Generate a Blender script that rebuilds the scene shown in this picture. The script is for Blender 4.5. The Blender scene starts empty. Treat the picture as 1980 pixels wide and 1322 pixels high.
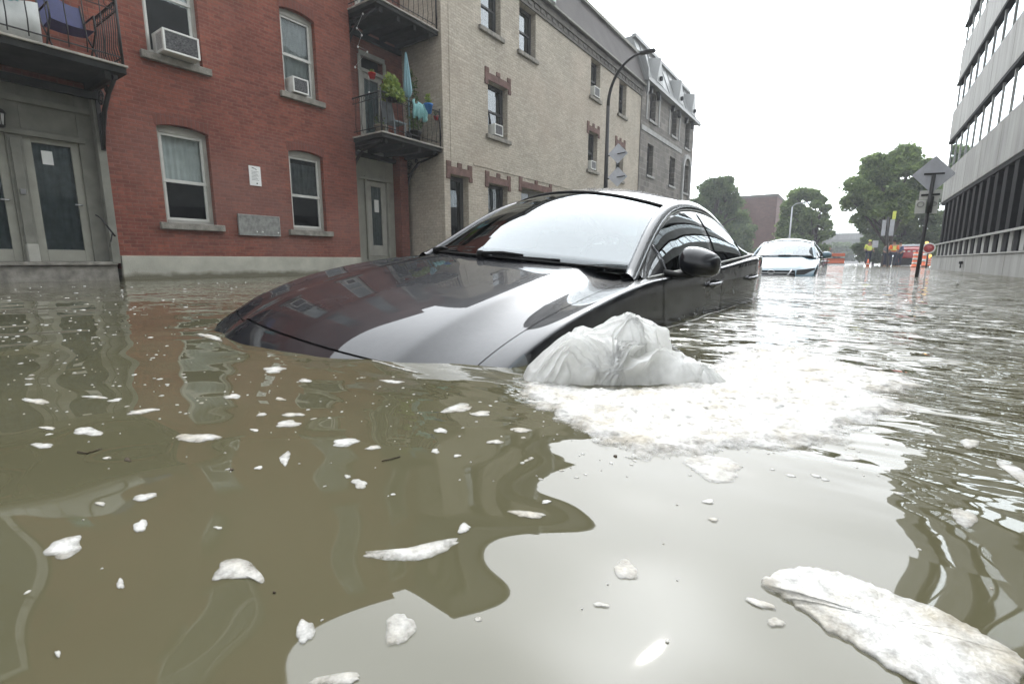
import bpy, bmesh, math, random
import numpy as np
from mathutils import Vector, Matrix, noise
sc = bpy.context.scene
R = math.radians
random.seed(7)
rng = np.random.default_rng(5)

# ------------------------------------------------------------------ camera
F = 935.0; PITCH = math.atan(156 / F); YAW = math.atan(655 / math.hypot(F, 156)); CZ = .34
cd = bpy.data.cameras.new('camera'); cam = bpy.data.objects.new('camera', cd)
sc.collection.objects.link(cam); sc.camera = cam
cd.sensor_width = 36; cd.lens = F / 1980 * 36; cd.clip_start = .02; cd.clip_end = 3000
cam.location = (0, 0, CZ); cam.rotation_euler = (math.pi / 2 - PITCH, 0, YAW)

# ------------------------------------------------------------------ sky, sun, exposure
SUN_EL, SUN_AZ = R(40), R(-17)          # azimuth measured from +Y towards +X
sd = Vector((math.sin(SUN_AZ) * math.cos(SUN_EL), math.cos(SUN_AZ) * math.cos(SUN_EL), math.sin(SUN_EL)))
w = bpy.data.worlds.new("World"); sc.world = w; w.use_nodes = True
nt = w.node_tree; N = nt.nodes; L = nt.links
bg = N['Background']; bg.inputs['Strength'].default_value = .1
sky = N.new('ShaderNodeTexSky'); sky.sky_type = 'NISHITA'; sky.sun_disc = False
sky.sun_elevation = SUN_EL; sky.sun_rotation = SUN_AZ; sky.dust_density = 4
tc = N.new('ShaderNodeTexCoord')
nrm = N.new('ShaderNodeVectorMath'); nrm.operation = 'NORMALIZE'; L.new(tc.outputs['Generated'], nrm.inputs[0])
dot = N.new('ShaderNodeVectorMath'); dot.operation = 'DOT_PRODUCT'
L.new(nrm.outputs[0], dot.inputs[0]); dot.inputs[1].default_value = sd
def wm(op, a, b=None, clamp=False):
    m = N.new('ShaderNodeMath'); m.operation = op; m.use_clamp = clamp
    for i, q in enumerate((a, b)):
        if q is None: continue
        if isinstance(q, (int, float)): m.inputs[i].default_value = q
        else: L.new(q, m.inputs[i])
    return m.outputs[0]
dp = wm('MAXIMUM', dot.outputs['Value'], 0.0)
g1 = wm('MULTIPLY', wm('POWER', dp, 1.4), 40.0)      # broad glow of the veiled sun in the cloud deck
g2 = wm('MULTIPLY', wm('POWER', dp, 90.0), 40.0)
mp = N.new('ShaderNodeMapping'); mp.inputs['Scale'].default_value = (1, 1, 3)
L.new(nrm.outputs[0], mp.inputs[0])
nz = N.new('ShaderNodeTexNoise'); nz.inputs['Scale'].default_value = 2.2; nz.inputs['Detail'].default_value = 5
L.new(mp.outputs[0], nz.inputs['Vector'])
cl = wm('ADD', wm('MULTIPLY', nz.outputs['Fac'], 4.0), 10.5)
tot = wm('ADD', wm('ADD', g1, g2), cl)
white = N.new('ShaderNodeVectorMath'); white.operation = 'SCALE'; white.inputs[0].default_value = (.95, .99, 1.03)
L.new(tot, white.inputs['Scale'])
sk = N.new('ShaderNodeVectorMath'); sk.operation = 'SCALE'; sk.inputs['Scale'].default_value = .12
L.new(sky.outputs[0], sk.inputs[0])
ad = N.new('ShaderNodeVectorMath'); ad.operation = 'ADD'; L.new(white.outputs[0], ad.inputs[0]); L.new(sk.outputs[0], ad.inputs[1])
L.new(ad.outputs[0], bg.inputs['Color'])
sl = bpy.data.lights.new('sun', 'SUN'); sl.energy = .8; sl.angle = R(1); sl.color = (1, .96, .9)
so = bpy.data.objects.new('sun', sl); sc.collection.objects.link(so)
so.rotation_euler = (-sd).to_track_quat('-Z', 'Y').to_euler()
sc.view_settings.view_transform = 'Standard'; sc.view_settings.look = 'None'
sc.view_settings.exposure = 0.0; sc.view_settings.gamma = 1

# ------------------------------------------------------------------ pixel helpers (photo 1980x1322)
fw = np.array([-math.sin(YAW) * math.cos(PITCH), math.cos(YAW) * math.cos(PITCH), -math.sin(PITCH)])
rt = np.array([math.cos(YAW), math.sin(YAW), 0.]); up = np.cross(rt, fw); C0 = np.array([0, 0, CZ])
def ray(x, y): return fw * F + rt * (x - 990) + up * (661 - y)
def onz(x, y, z=0.): d = ray(x, y); return C0 + d * ((z - CZ) / d[2])
def onx(x, y, X): d = ray(x, y); return C0 + d * (X / d[0])
def ony(x, y, Y): d = ray(x, y); return C0 + d * (Y / d[1])

# ------------------------------------------------------------------ materials
def mat(name, col, rough=.6, spec=.5, metal=0., coat=0., var=0., vscale=8., bump=0., bscale=40., ior=1.5, var2=None, vdetail=4.):
    m = bpy.data.materials.new(name); m.use_nodes = True
    t = m.node_tree; n = t.nodes; l = t.links; b = n['Principled BSDF']
    b.inputs['Base Color'].default_value = (*col, 1); b.inputs['Roughness'].default_value = rough
    b.inputs['Metallic'].default_value = metal; b.inputs['Specular IOR Level'].default_value = spec
    b.inputs['Coat Weight'].default_value = coat; b.inputs['Coat Roughness'].default_value = .02; b.inputs['IOR'].default_value = ior
    g = n.new('ShaderNodeNewGeometry')
    if var or var2:
        z = n.new('ShaderNodeTexNoise'); z.inputs['Scale'].default_value = vscale; z.inputs['Detail'].default_value = vdetail
        l.new(g.outputs['Position'], z.inputs['Vector'])
        r = n.new('ShaderNodeValToRGB'); l.new(z.outputs['Fac'], r.inputs[0])
        r.color_ramp.elements[0].position = .3; r.color_ramp.elements[1].position = .72
        c2 = var2 if var2 else tuple(min(1, c * (1 + var)) for c in col)
        c1 = col if var2 else tuple(c * (1 - var) for c in col)
        r.color_ramp.elements[0].color = (*c1, 1); r.color_ramp.elements[1].color = (*c2, 1)
        l.new(r.outputs[0], b.inputs['Base Color'])
    if bump:
        z = n.new('ShaderNodeTexNoise'); z.inputs['Scale'].default_value = bscale; z.inputs['Detail'].default_value = 5
        l.new(g.outputs['Position'], z.inputs['Vector'])
        bp = n.new('ShaderNodeBump'); bp.inputs['Strength'].default_value = bump; bp.inputs['Distance'].default_value = .02
        l.new(z.outputs['Fac'], bp.inputs['Height']); l.new(bp.outputs[0], b.inputs['Normal'])
    return m

def masonry(name, c1, c2, mortar, bw=.21, bh=.068, msize=.008, stain=(.5, .5, .5), st=.35, squash=1, freq=2, rough=.85, bump=.5, axis='Y', big=(.2, .2, .2), bigamt=0., off=.5):
    """brick / block courses laid in world metres on a wall"""
    m = bpy.data.materials.new(name); m.use_nodes = True
    t = m.node_tree; n = t.nodes; l = t.links; b = n['Principled BSDF']; b.inputs['Roughness'].default_value = rough
    b.inputs['Specular IOR Level'].default_value = .25
    g = n.new('ShaderNodeNewGeometry'); sx = n.new('ShaderNodeSeparateXYZ'); l.new(g.outputs['Position'], sx.inputs[0])
    cx = n.new('ShaderNodeCombineXYZ')
    add = n.new('ShaderNodeMath'); add.operation = 'ADD'; l.new(sx.outputs['X'], add.inputs[0]); l.new(sx.outputs['Y'], add.inputs[1])
    l.new(add.outputs[0], cx.inputs[0]); l.new(sx.outputs['Z'], cx.inputs[1])
    # courses are never dead level: a little wander
    wz = n.new('ShaderNodeTexNoise'); wz.inputs['Scale'].default_value = .8; l.new(g.outputs['Position'], wz.inputs['Vector'])
    wv = n.new('ShaderNodeVectorMath'); wv.operation = 'SCALE'; wv.inputs['Scale'].default_value = .03; l.new(wz.outputs['Color'], wv.inputs[0])
    va = n.new('ShaderNodeVectorMath'); va.operation = 'ADD'; l.new(cx.outputs[0], va.inputs[0]); l.new(wv.outputs[0], va.inputs[1])
    br = n.new('ShaderNodeTexBrick'); l.new(va.outputs[0], br.inputs['Vector'])
    br.inputs['Scale'].default_value = 1; br.inputs['Brick Width'].default_value = bw; br.inputs['Row Height'].default_value = bh
    br.inputs['Mortar Size'].default_value = msize; br.inputs['Mortar Smooth'].default_value = .3; br.offset = off
    br.squash = squash; br.squash_frequency = freq
    br.inputs['Color1'].default_value = (*c1, 1); br.inputs['Color2'].default_value = (*c2, 1); br.inputs['Mortar'].default_value = (*mortar, 1)
    z = n.new('ShaderNodeTexNoise'); z.inputs['Scale'].default_value = .9; z.inputs['Detail'].default_value = 8; z.inputs['Roughness'].default_value = .65
    l.new(g.outputs['Position'], z.inputs['Vector'])
    r = n.new('ShaderNodeValToRGB'); l.new(z.outputs['Fac'], r.inputs[0])
    r.color_ramp.elements[0].position = .35; r.color_ramp.elements[0].color = (*stain, 1)
    r.color_ramp.elements[1].position = .68; r.color_ramp.elements[1].color = (1.15, 1.12, 1.1, 1)
    mx = n.new('ShaderNodeMix'); mx.data_type = 'RGBA'; mx.blend_type = 'MULTIPLY'; mx.inputs[0].default_value = st
    l.new(br.outputs['Color'], mx.inputs[6]); l.new(r.outputs[0], mx.inputs[7])
    out = mx.outputs[2]
    z3 = n.new('ShaderNodeTexNoise'); z3.inputs['Scale'].default_value = 14; z3.inputs['Detail'].default_value = 3; l.new(cx.outputs[0], z3.inputs['Vector'])
    r3 = n.new('ShaderNodeValToRGB'); l.new(z3.outputs['Fac'], r3.inputs[0])
    r3.color_ramp.elements[0].position = .35; r3.color_ramp.elements[0].color = (.72, .72, .72, 1); r3.color_ramp.elements[1].position = .65; r3.color_ramp.elements[1].color = (1.2, 1.2, 1.2, 1)
    m3 = n.new('ShaderNodeMix'); m3.data_type = 'RGBA'; m3.blend_type = 'MULTIPLY'; m3.inputs[0].default_value = .5
    l.new(out, m3.inputs[6]); l.new(r3.outputs[0], m3.inputs[7]); out = m3.outputs[2]
    if bigamt:
        z2 = n.new('ShaderNodeTexNoise'); z2.inputs['Scale'].default_value = .35; z2.inputs['Detail'].default_value = 6
        l.new(g.outputs['Position'], z2.inputs['Vector'])
        r2 = n.new('ShaderNodeValToRGB'); l.new(z2.outputs['Fac'], r2.inputs[0]); r2.color_ramp.elements[0].position = .45; r2.color_ramp.elements[1].position = .7
        r2.color_ramp.elements[1].color = (bigamt, bigamt, bigamt, 1)
        m2 = n.new('ShaderNodeMix'); m2.data_type = 'RGBA'; l.new(r2.outputs[0], m2.inputs[0]); l.new(out, m2.inputs[6]); m2.inputs[7].default_value = (*big, 1)
        out = m2.outputs[2]
    l.new(out, b.inputs['Base Color'])
    bp = n.new('ShaderNodeBump'); bp.inputs['Strength'].default_value = bump; bp.inputs['Distance'].default_value = .01; bp.invert = True
    l.new(br.outputs['Fac'], bp.inputs['Height']); l.new(bp.outputs[0], b.inputs['Normal'])
    return m

def glass(name, tint=(.75, .8, .8), ior=1.5, trans=1., rough=.01, refl=1.):
    """window glass: reflection by fresnel over a tinted see-through pane"""
    m = bpy.data.materials.new(name); m.use_nodes = True
    t = m.node_tree; n = t.nodes; l = t.links; n.remove(n['Principled BSDF']); o = n['Material Output']
    tr = n.new('ShaderNodeBsdfTransparent'); tr.inputs[0].default_value = (*[c * trans for c in tint], 1)
    gl = n.new('ShaderNodeBsdfGlossy'); gl.inputs['Roughness'].default_value = rough; gl.inputs[0].default_value = (.93 * refl, .98 * refl, refl, 1)
    fr = n.new('ShaderNodeFresnel'); fr.inputs[0].default_value = ior
    z = n.new('ShaderNodeTexNoise'); z.inputs['Scale'].default_value = 1.6; g = n.new('ShaderNodeNewGeometry'); l.new(g.outputs['Position'], z.inputs['Vector'])
    bp = n.new('ShaderNodeBump'); bp.inputs['Strength'].default_value = .12; bp.inputs['Distance'].default_value = .02; l.new(z.outputs['Fac'], bp.inputs['Height'])
    l.new(bp.outputs[0], gl.inputs['Normal'])
    mx = n.new('ShaderNodeMixShader'); l.new(fr.outputs[0], mx.inputs[0]); l.new(tr.outputs[0], mx.inputs[1]); l.new(gl.outputs[0], mx.inputs[2])
    l.new(mx.outputs[0], o.inputs[0])
    return m

M = {}
M['red_brick'] = masonry('red_brick', (.265, .088, .058), (.175, .056, .040), (.215, .105, .078), msize=.009, stain=(.5, .48, .5), st=.5, bigamt=.4, big=(.24, .15, .13))
M['beige_brick'] = masonry('beige_brick', (.50, .455, .375), (.40, .36, .295), (.36, .33, .28), bw=.22, bh=.075, msize=.009, stain=(.6, .58, .55), st=.4, bigamt=.4, big=(.42, .34, .27))
M['stone_block'] = masonry('stone_block', (.24, .225, .20), (.15, .14, .13), (.30, .29, .27), bw=.75, bh=.3, msize=.018, stain=(.5, .48, .45), st=.7, squash=.7, freq=3, bump=1.)
M['arch_brick'] = masonry('arch_brick', (.20, .07, .05), (.16, .055, .04), (.16, .09, .075), bw=.075, bh=.24, msize=.007, off=0.)
M['brown_stone'] = mat('brown_stone', (.15, .092, .078), .85, .2, var=.3, vscale=6, bump=.4)
M['foundation'] = mat('foundation', (.40, .39, .33), .9, .2, var=.18, vscale=3, bump=.3, vdetail=8)
for nm_ in ('foundation',):
    t = M[nm_].node_tree; n = t.nodes; l = t.links; b = n['Principled BSDF']; src = b.inputs['Base Color'].links[0].from_socket
    g = n.new('ShaderNodeNewGeometry'); sx = n.new('ShaderNodeSeparateXYZ'); l.new(g.outputs['Position'], sx.inputs[0]); z = n.new('ShaderNodeTexNoise'); z.inputs['Scale'].default_value = 5; z.inputs['Detail'].default_value = 6; l.new(g.outputs['Position'], z.inputs['Vector'])
    a = n.new('ShaderNodeMath'); a.operation = 'MULTIPLY_ADD'; l.new(z.outputs['Fac'], a.inputs[0]); a.inputs[1].default_value = -.16; l.new(sx.outputs['Z'], a.inputs[2])
    r = n.new('ShaderNodeMapRange'); l.new(a.outputs[0], r.inputs[0]); r.inputs[1].default_value = -.03; r.inputs[2].default_value = .06
    x_ = n.new('ShaderNodeMix'); x_.data_type = 'RGBA'; l.new(r.outputs[0], x_.inputs[0]); x_.inputs[6].default_value = (.15, .14, .10, 1); l.new(src, x_.inputs[7]); l.new(x_.outputs[2], b.inputs['Base Color'])
M['sill_stone'] = mat('sill_stone', (.24, .225, .195), .85, .2, var=.35, vscale=7, bump=.4)
M['trim'] = mat('trim', (.36, .35, .31), .55, .3, var=.12, vscale=5)
M['trim_dark'] = mat('trim_dark', (.19, .187, .158), .6, .3, var=.2, vscale=4)
M['door_grey'] = mat('door_grey', (.30, .295, .25), .5, .35, var=.15, vscale=3)
M['white_sash'] = mat('white_sash', (.55, .55, .51), .45, .4, var=.08)
M['dark_sash'] = mat('dark_sash', (.05, .05, .048), .5, .4, var=.2)
M['curtain'] = mat('curtain', (.55, .56, .54), .9, .1, var=.12, vscale=5)
M['curtain_dark'] = mat('curtain_dark', (.20, .21, .22), .9, .1, var=.2, vscale=6)
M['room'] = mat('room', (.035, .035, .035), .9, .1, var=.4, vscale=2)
M['iron'] = mat('iron', (.018, .017, .016), .55, .4, bump=.2, var=.3)
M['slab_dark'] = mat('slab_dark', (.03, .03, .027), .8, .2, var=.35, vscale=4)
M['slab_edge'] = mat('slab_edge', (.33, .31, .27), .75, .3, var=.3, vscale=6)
M['ac_white'] = mat('ac_white', (.62, .62, .58), .5, .4, var=.08)
M['ac_grille'] = mat('ac_grille', (.10, .10, .10), .5, .5, var=.8, vscale=35)
M['metal_plate'] = mat('metal_plate', (.33, .33, .31), .45, .5, .4, var=.25, vscale=12)
M['paper'] = mat('paper', (.75, .75, .73), .7, .2, var=.04)
M['ink'] = mat('ink', (.04, .04, .04), .8, .1)
M['mansard'] = mat('mansard', (.095, .087, .082), .8, .2, var=.14, vscale=1.5, bump=.15)
M['metal_roof'] = mat('metal_roof', (.27, .275, .27), .5, .4, .3, var=.12, vscale=1.2)
M['cornice'] = mat('cornice', (.14, .13, .115), .75, .3, var=.3, vscale=3)
M['concrete'] = mat('concrete', (.33, .33, .32), .8, .25, var=.14, vscale=.8, bump=.2, vdetail=9)
M['concrete_light'] = mat('concrete_light', (.37, .37, .36), .8, .25, var=.1, vscale=.6, bump=.2, vdetail=9)
for nm_ in ('concrete', 'concrete_light'):
    t = M[nm_].node_tree; n = t.nodes; l = t.links; b = n['Principled BSDF']; src = b.inputs['Base Color'].links[0].from_socket
    g = n.new('ShaderNodeNewGeometry'); mp_ = n.new('ShaderNodeMapping'); mp_.inputs['Scale'].default_value = (3.5, 3.5, .22); l.new(g.outputs['Position'], mp_.inputs[0])
    z = n.new('ShaderNodeTexNoise'); z.inputs['Scale'].default_value = 1; z.inputs['Detail'].default_value = 7; z.inputs['Roughness'].default_value = .65; l.new(mp_.outputs[0], z.inputs['Vector'])
    r = n.new('ShaderNodeValToRGB'); l.new(z.outputs['Fac'], r.inputs[0]); r.color_ramp.elements[0].position = .33; r.color_ramp.elements[0].color = (.62, .61, .58, 1); r.color_ramp.elements[1].position = .62; r.color_ramp.elements[1].color = (1.04, 1.04, 1.04, 1)
    x_ = n.new('ShaderNodeMix'); x_.data_type = 'RGBA'; x_.blend_type = 'MULTIPLY'; x_.inputs[0].default_value = .75; l.new(src, x_.inputs[6]); l.new(r.outputs[0], x_.inputs[7]); l.new(x_.outputs[2], b.inputs['Base Color'])
M['dark_metal'] = mat('dark_metal', (.012, .012, .013), .85, .1, var=.2)
M['glass_clear'] = glass('glass_clear')
M['glass_dark'] = glass('glass_dark', (.10, .11, .12), 1.6)
M['glass_office'] = glass('glass_office', (.25, .3, .33), 2.2)
M['glass_car'] = glass('glass_car', (.40, .50, .50), 2.35)
M['glass_mirror'] = glass('glass_mirror', (.5, .5, .5), 3.2)
M['glass_tint'] = glass('glass_tint', (.10, .11, .11), 1.75)
M['rubber'] = mat('rubber', (.012, .012, .012), .6, .3)
M['steel'] = mat('steel', (.45, .45, .46), .3, .5, .9)
M['sign_back'] = mat('sign_back', (.52, .53, .57), .6, .4, .0, var=.1, vscale=6)
M['red_paint'] = mat('red_paint', (.42, .03, .035), .35, .5, coat=.5, var=.15)
M['skin'] = mat('skin', (.35, .2, .14), .6, .4)
M['orange_vest'] = mat('orange_vest', (.9, .19, .04), .7, .3, var=.1)
M['yellow_vest'] = mat('yellow_vest', (.75, .8, .15), .7, .3, var=.1)
M['yellow_tape'] = mat('yellow_tape', (.8, .75, .2), .6, .3)
M['navy'] = mat('navy', (.02, .025, .05), .8, .2, var=.2)
M['shirt_blue'] = mat('shirt_blue', (.08, .10, .2), .8, .2, var=.2)
M['hair'] = mat('hair', (.02, .015, .01), .8, .2)
M['orange'] = mat('orange', (.8, .16, .05), .5, .4, var=.1)
M['bark'] = mat('bark', (.07, .055, .04), .9, .2, var=.3, bump=.5, bscale=8)
M['blue'] = mat('blue', (.03, .16, .45), .5, .4)
M['teal'] = mat('teal', (.22, .42, .42), .8, .2, var=.15, vscale=20)
M['tealpale'] = mat('tealpale', (.22, .36, .40), .7, .2, var=.1, vscale=20)
M['darkblue'] = mat('darkblue', (.02, .025, .10), .5, .4, var=.2, vscale=10)
M['bluegrey'] = mat('bluegrey', (.19, .22, .23), .7, .3, var=.2)
M['potred'] = mat('potred', (.45, .02, .02), .5, .4)
M['clay'] = mat('clay', (.20, .17, .13), .8, .2, var=.2)
M['amber'] = mat('amber', (.9, .6, .15), .4, .5)
b = M['amber'].node_tree.nodes['Principled BSDF']; b.inputs['Emission Color'].default_value = (1, .65, .2, 1); b.inputs['Emission Strength'].default_value = 1.2
M['asphalt'] = mat('asphalt', (.10, .10, .098), .85, .2, var=.15, vscale=2, bump=.3)
M['ground'] = mat('ground', (.16, .15, .13), .9, .1, var=.2, vscale=.5)
M['far_brick'] = masonry('far_brick', (.17, .085, .07), (.13, .065, .055), (.13, .1, .09), bw=.4, bh=.14, st=.5)
M['far_wall'] = mat('far_wall', (.20, .20, .19), .9, .1, var=.2, vscale=.3)

def leafmat(name, a, bcol):
    m = bpy.data.materials.new(name); m.use_nodes = True
    t = m.node_tree; n = t.nodes; l = t.links; p = n['Principled BSDF']; p.inputs['Roughness'].default_value = .6; p.inputs['Specular IOR Level'].default_value = .3
    g = n.new('ShaderNodeNewGeometry'); r = n.new('ShaderNodeValToRGB'); l.new(g.outputs['Random Per Island'], r.inputs[0])
    r.color_ramp.elements[0].color = (*a, 1); r.color_ramp.elements[1].color = (*bcol, 1)
    l.new(r.outputs[0], p.inputs['Base Color'])
    tl = n.new('ShaderNodeBsdfTranslucent'); l.new(r.outputs[0], tl.inputs[0])
    mx = n.new('ShaderNodeMixShader'); mx.inputs[0].default_value = .45; l.new(p.outputs[0], mx.inputs[1]); l.new(tl.outputs[0], mx.inputs[2])
    l.new(mx.outputs[0], n['Material Output'].inputs[0]); return m
M['leaf'] = leafmat('leaf', (.075, .125, .04), (.25, .33, .11))
M['leaf_dark'] = leafmat('leaf_dark', (.06, .10, .04), (.17, .225, .085))
M['leaf_bright'] = leafmat('leaf_bright', (.10, .17, .04), (.30, .36, .08))

def paint(name, col, flake=.0, dust=.0):
    m = mat(name, col, .4, .12, 0., 1.0)
    t = m.node_tree; n = t.nodes; l = t.links; b = n['Principled BSDF']
    b.inputs['Coat IOR'].default_value = 1.52; b.inputs['Coat Roughness'].default_value = .01
    g = n.new('ShaderNodeNewGeometry')
    if dust:
        z = n.new('ShaderNodeTexNoise'); z.inputs['Scale'].default_value = 7; z.inputs['Detail'].default_value = 9; z.inputs['Roughness'].default_value = .65
        l.new(g.outputs['Position'], z.inputs['Vector'])
        r = n.new('ShaderNodeValToRGB'); l.new(z.outputs['Fac'], r.inputs[0]); r.color_ramp.elements[0].position = .42; r.color_ramp.elements[1].position = .75
        r.color_ramp.elements[0].color = (*col, 1); r.color_ramp.elements[1].color = (*[c + dust for c in col], 1)
        l.new(r.outputs[0], b.inputs['Base Color'])
        z2 = n.new('ShaderNodeTexNoise'); z2.inputs['Scale'].default_value = 180; z2.inputs['Detail'].default_value = 2; l.new(g.outputs['Position'], z2.inputs['Vector'])
        r2 = n.new('ShaderNodeMapRange'); l.new(z.outputs['Fac'], r2.inputs[0]); r2.inputs[1].default_value = .4; r2.inputs[2].default_value = .8
        r2.inputs[3].default_value = .008; r2.inputs[4].default_value = .05; l.new(r2.outputs[0], b.inputs['Coat Roughness'])
    return m
M['black_paint'] = paint('black_paint', (.006, .007, .010), dust=.014)
M['silver_paint'] = paint('silver_paint', (.15, .24, .29))
M['dark_paint'] = paint('dark_paint', (.02, .02, .022))
M['lamp_lens'] = mat('lamp_lens', (.10, .11, .12), .12, .5, .5, 1.)

# ------------------------------------------------------------------ object helpers
def link(o): sc.collection.objects.link(o); return o
def tag(o, label=None, cat=None, group=None, kind=None):
    if label: o['label'] = label
    if cat: o['category'] = cat
    if group: o['group'] = group
    if kind: o['kind'] = kind
    return o
def thing(name, label, cat, loc=(0, 0, 0), group=None, rot=(0, 0, 0)):
    o = link(bpy.data.objects.new(name, None)); o.location = loc; o.rotation_euler = rot; o.empty_display_size = .2
    return tag(o, label, cat, group)
def copy_tree(o, parent=None):
    c = o.copy(); link(c)
    if parent: c.parent = parent
    for ch in list(o.children): copy_tree(ch, c)
    return c

class MB:
    """collects shapes (world coordinates) and links them as ONE mesh"""
    def __init__(s): s.v = []; s.f = []; s.sm = []
    def add(s, vs, fs, smooth=False):
        k = len(s.v); s.v += [tuple(map(float, q)) for q in vs]; s.f += [tuple(i + k for i in q) for q in fs]; s.sm += [smooth] * len(fs); return s
    def box(s, x0, x1, y0, y1, z0, z1):
        x0, x1 = sorted((x0, x1)); y0, y1 = sorted((y0, y1)); z0, z1 = sorted((z0, z1))
        return s.add([(x0, y0, z0), (x1, y0, z0), (x1, y1, z0), (x0, y1, z0), (x0, y0, z1), (x1, y0, z1), (x1, y1, z1), (x0, y1, z1)],
                     [(3, 2, 1, 0), (4, 5, 6, 7), (0, 1, 5, 4), (1, 2, 6, 5), (2, 3, 7, 6), (3, 0, 4, 7)])
    def obox(s, c, ax, ay, az):
        c, ax, ay, az = map(np.array, (c, ax, ay, az))
        vs = [c + i * ax + j * ay + k * az for k in (-1, 1) for i, j in ((-1, -1), (1, -1), (1, 1), (-1, 1))]
        return s.add(vs, [(3, 2, 1, 0), (4, 5, 6, 7), (0, 1, 5, 4), (1, 2, 6, 5), (2, 3, 7, 6), (3, 0, 4, 7)])
    def tube(s, pts, r, n=8, cap=True, flat=None):
        P = [Vector(p) for p in pts]; rr = r if isinstance(r, (list, tuple)) else [r] * len(P); vs = []; fs = []
        t0 = (P[1] - P[0]).normalized(); a = Vector((0, 0, 1)) if abs(t0.z) < .9 else Vector((1, 0, 0)); u = t0.cross(a).normalized()
        for i, p in enumerate(P):
            t = (P[min(i + 1, len(P) - 1)] - P[max(i - 1, 0)]).normalized(); u = (u - t * u.dot(t)).normalized(); vv = t.cross(u)
            for j in range(n):
                q = 2 * math.pi * j / n; vs.append(p + u * math.cos(q) * rr[i] + vv * math.sin(q) * rr[i] * (flat or 1))
        for i in range(len(P) - 1):
            for j in range(n): fs.append((i * n + j, i * n + (j + 1) % n, (i + 1) * n + (j + 1) % n, (i + 1) * n + j))
        if cap: fs += [tuple(range(n - 1, -1, -1)), tuple((len(P) - 1) * n + j for j in range(n))]
        return s.add(vs, fs, True)
    def lathe(s, c, prof, n=16):
        vs = []; fs = []
        for r, z in prof:
            for j in range(n): q = 2 * math.pi * j / n; vs.append((c[0] + r * math.cos(q), c[1] + r * math.sin(q), c[2] + z))
        for i in range(len(prof) - 1):
            for j in range(n): fs.append((i * n + j, i * n + (j + 1) % n, (i + 1) * n + (j + 1) % n, (i + 1) * n + j))
        fs += [tuple(range(n - 1, -1, -1)), tuple((len(prof) - 1) * n + j for j in range(n))]
        return s.add(vs, fs, True)
    def prism(s, poly, a, b, axis='x'):
        """polygon in the two other axes, extruded from a to b along axis"""
        f = {'x': lambda p, q: (q, p[0], p[1]), 'y': lambda p, q: (p[0], q, p[1]), 'z': lambda p, q: (p[0], p[1], q)}[axis]
        n = len(poly); vs = [f(p, a) for p in poly] + [f(p, b) for p in poly]
        return s.add(vs, [tuple(range(n)), tuple(range(2 * n - 1, n - 1, -1))] + [(i, (i + 1) % n, n + (i + 1) % n, n + i) for i in range(n)])
    def grid(s, A, smooth=True, thick=None):
        A = np.asarray(A); n, m = A.shape[:2]
        return s.add(A.reshape(-1, 3), [(i * m + j, (i + 1) * m + j, (i + 1) * m + j + 1, i * m + j + 1) for i in range(n - 1) for j in range(m - 1)], smooth)
    def build(s, name, m, parent=None, label=None, bevel=0., off=None, fixn=True):
        me = bpy.data.meshes.new(name); o0 = np.zeros(3)
        if off is not None: o0 = np.array(off)
        elif parent is not None:
            p = parent
            while p.parent: p = p.parent
            o0 = np.array(p.location)
        me.from_pydata([tuple(np.array(q) - o0) for q in s.v], [], s.f)
        me.polygons.foreach_set('use_smooth', s.sm)
        if fixn:
            bm = bmesh.new(); bm.from_mesh(me); bmesh.ops.recalc_face_normals(bm, faces=bm.faces); bm.to_mesh(me); bm.free()
        me.materials.append(m); o = link(bpy.data.objects.new(name, me))
        if parent is not None: o.parent = parent
        if label: o['label'] = label
        if bevel:
            md = o.modifiers.new('bevel', 'BEVEL'); md.width = bevel; md.segments = 2; md.limit_method = 'ANGLE'
        return o
def solo(name, mb, m, label, cat, group=None, base=None, bevel=0.):
    base = base if base is not None else (np.mean([q[0] for q in mb.v]), np.mean([q[1] for q in mb.v]), min(q[2] for q in mb.v))
    o = mb.build(name, m, off=base, bevel=bevel); o.location = base; return tag(o, label, cat, group)

# ------------------------------------------------------------------ water surface
_w = []
for lam, slope, ang in [(1.5, .016, 62), (.95, .014, 100), (.62, .026, 35), (.5, .026, 74), (.37, .028, 12), (.31, .034, 118), (.23, .036, 50), (.19, .034, 84), (.145, .020, 25)]:
    k = 2 * math.pi / lam; _w.append((k * math.cos(R(ang)), k * math.sin(R(ang)), slope / k, rng.uniform(0, 6.28), lam))
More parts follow.
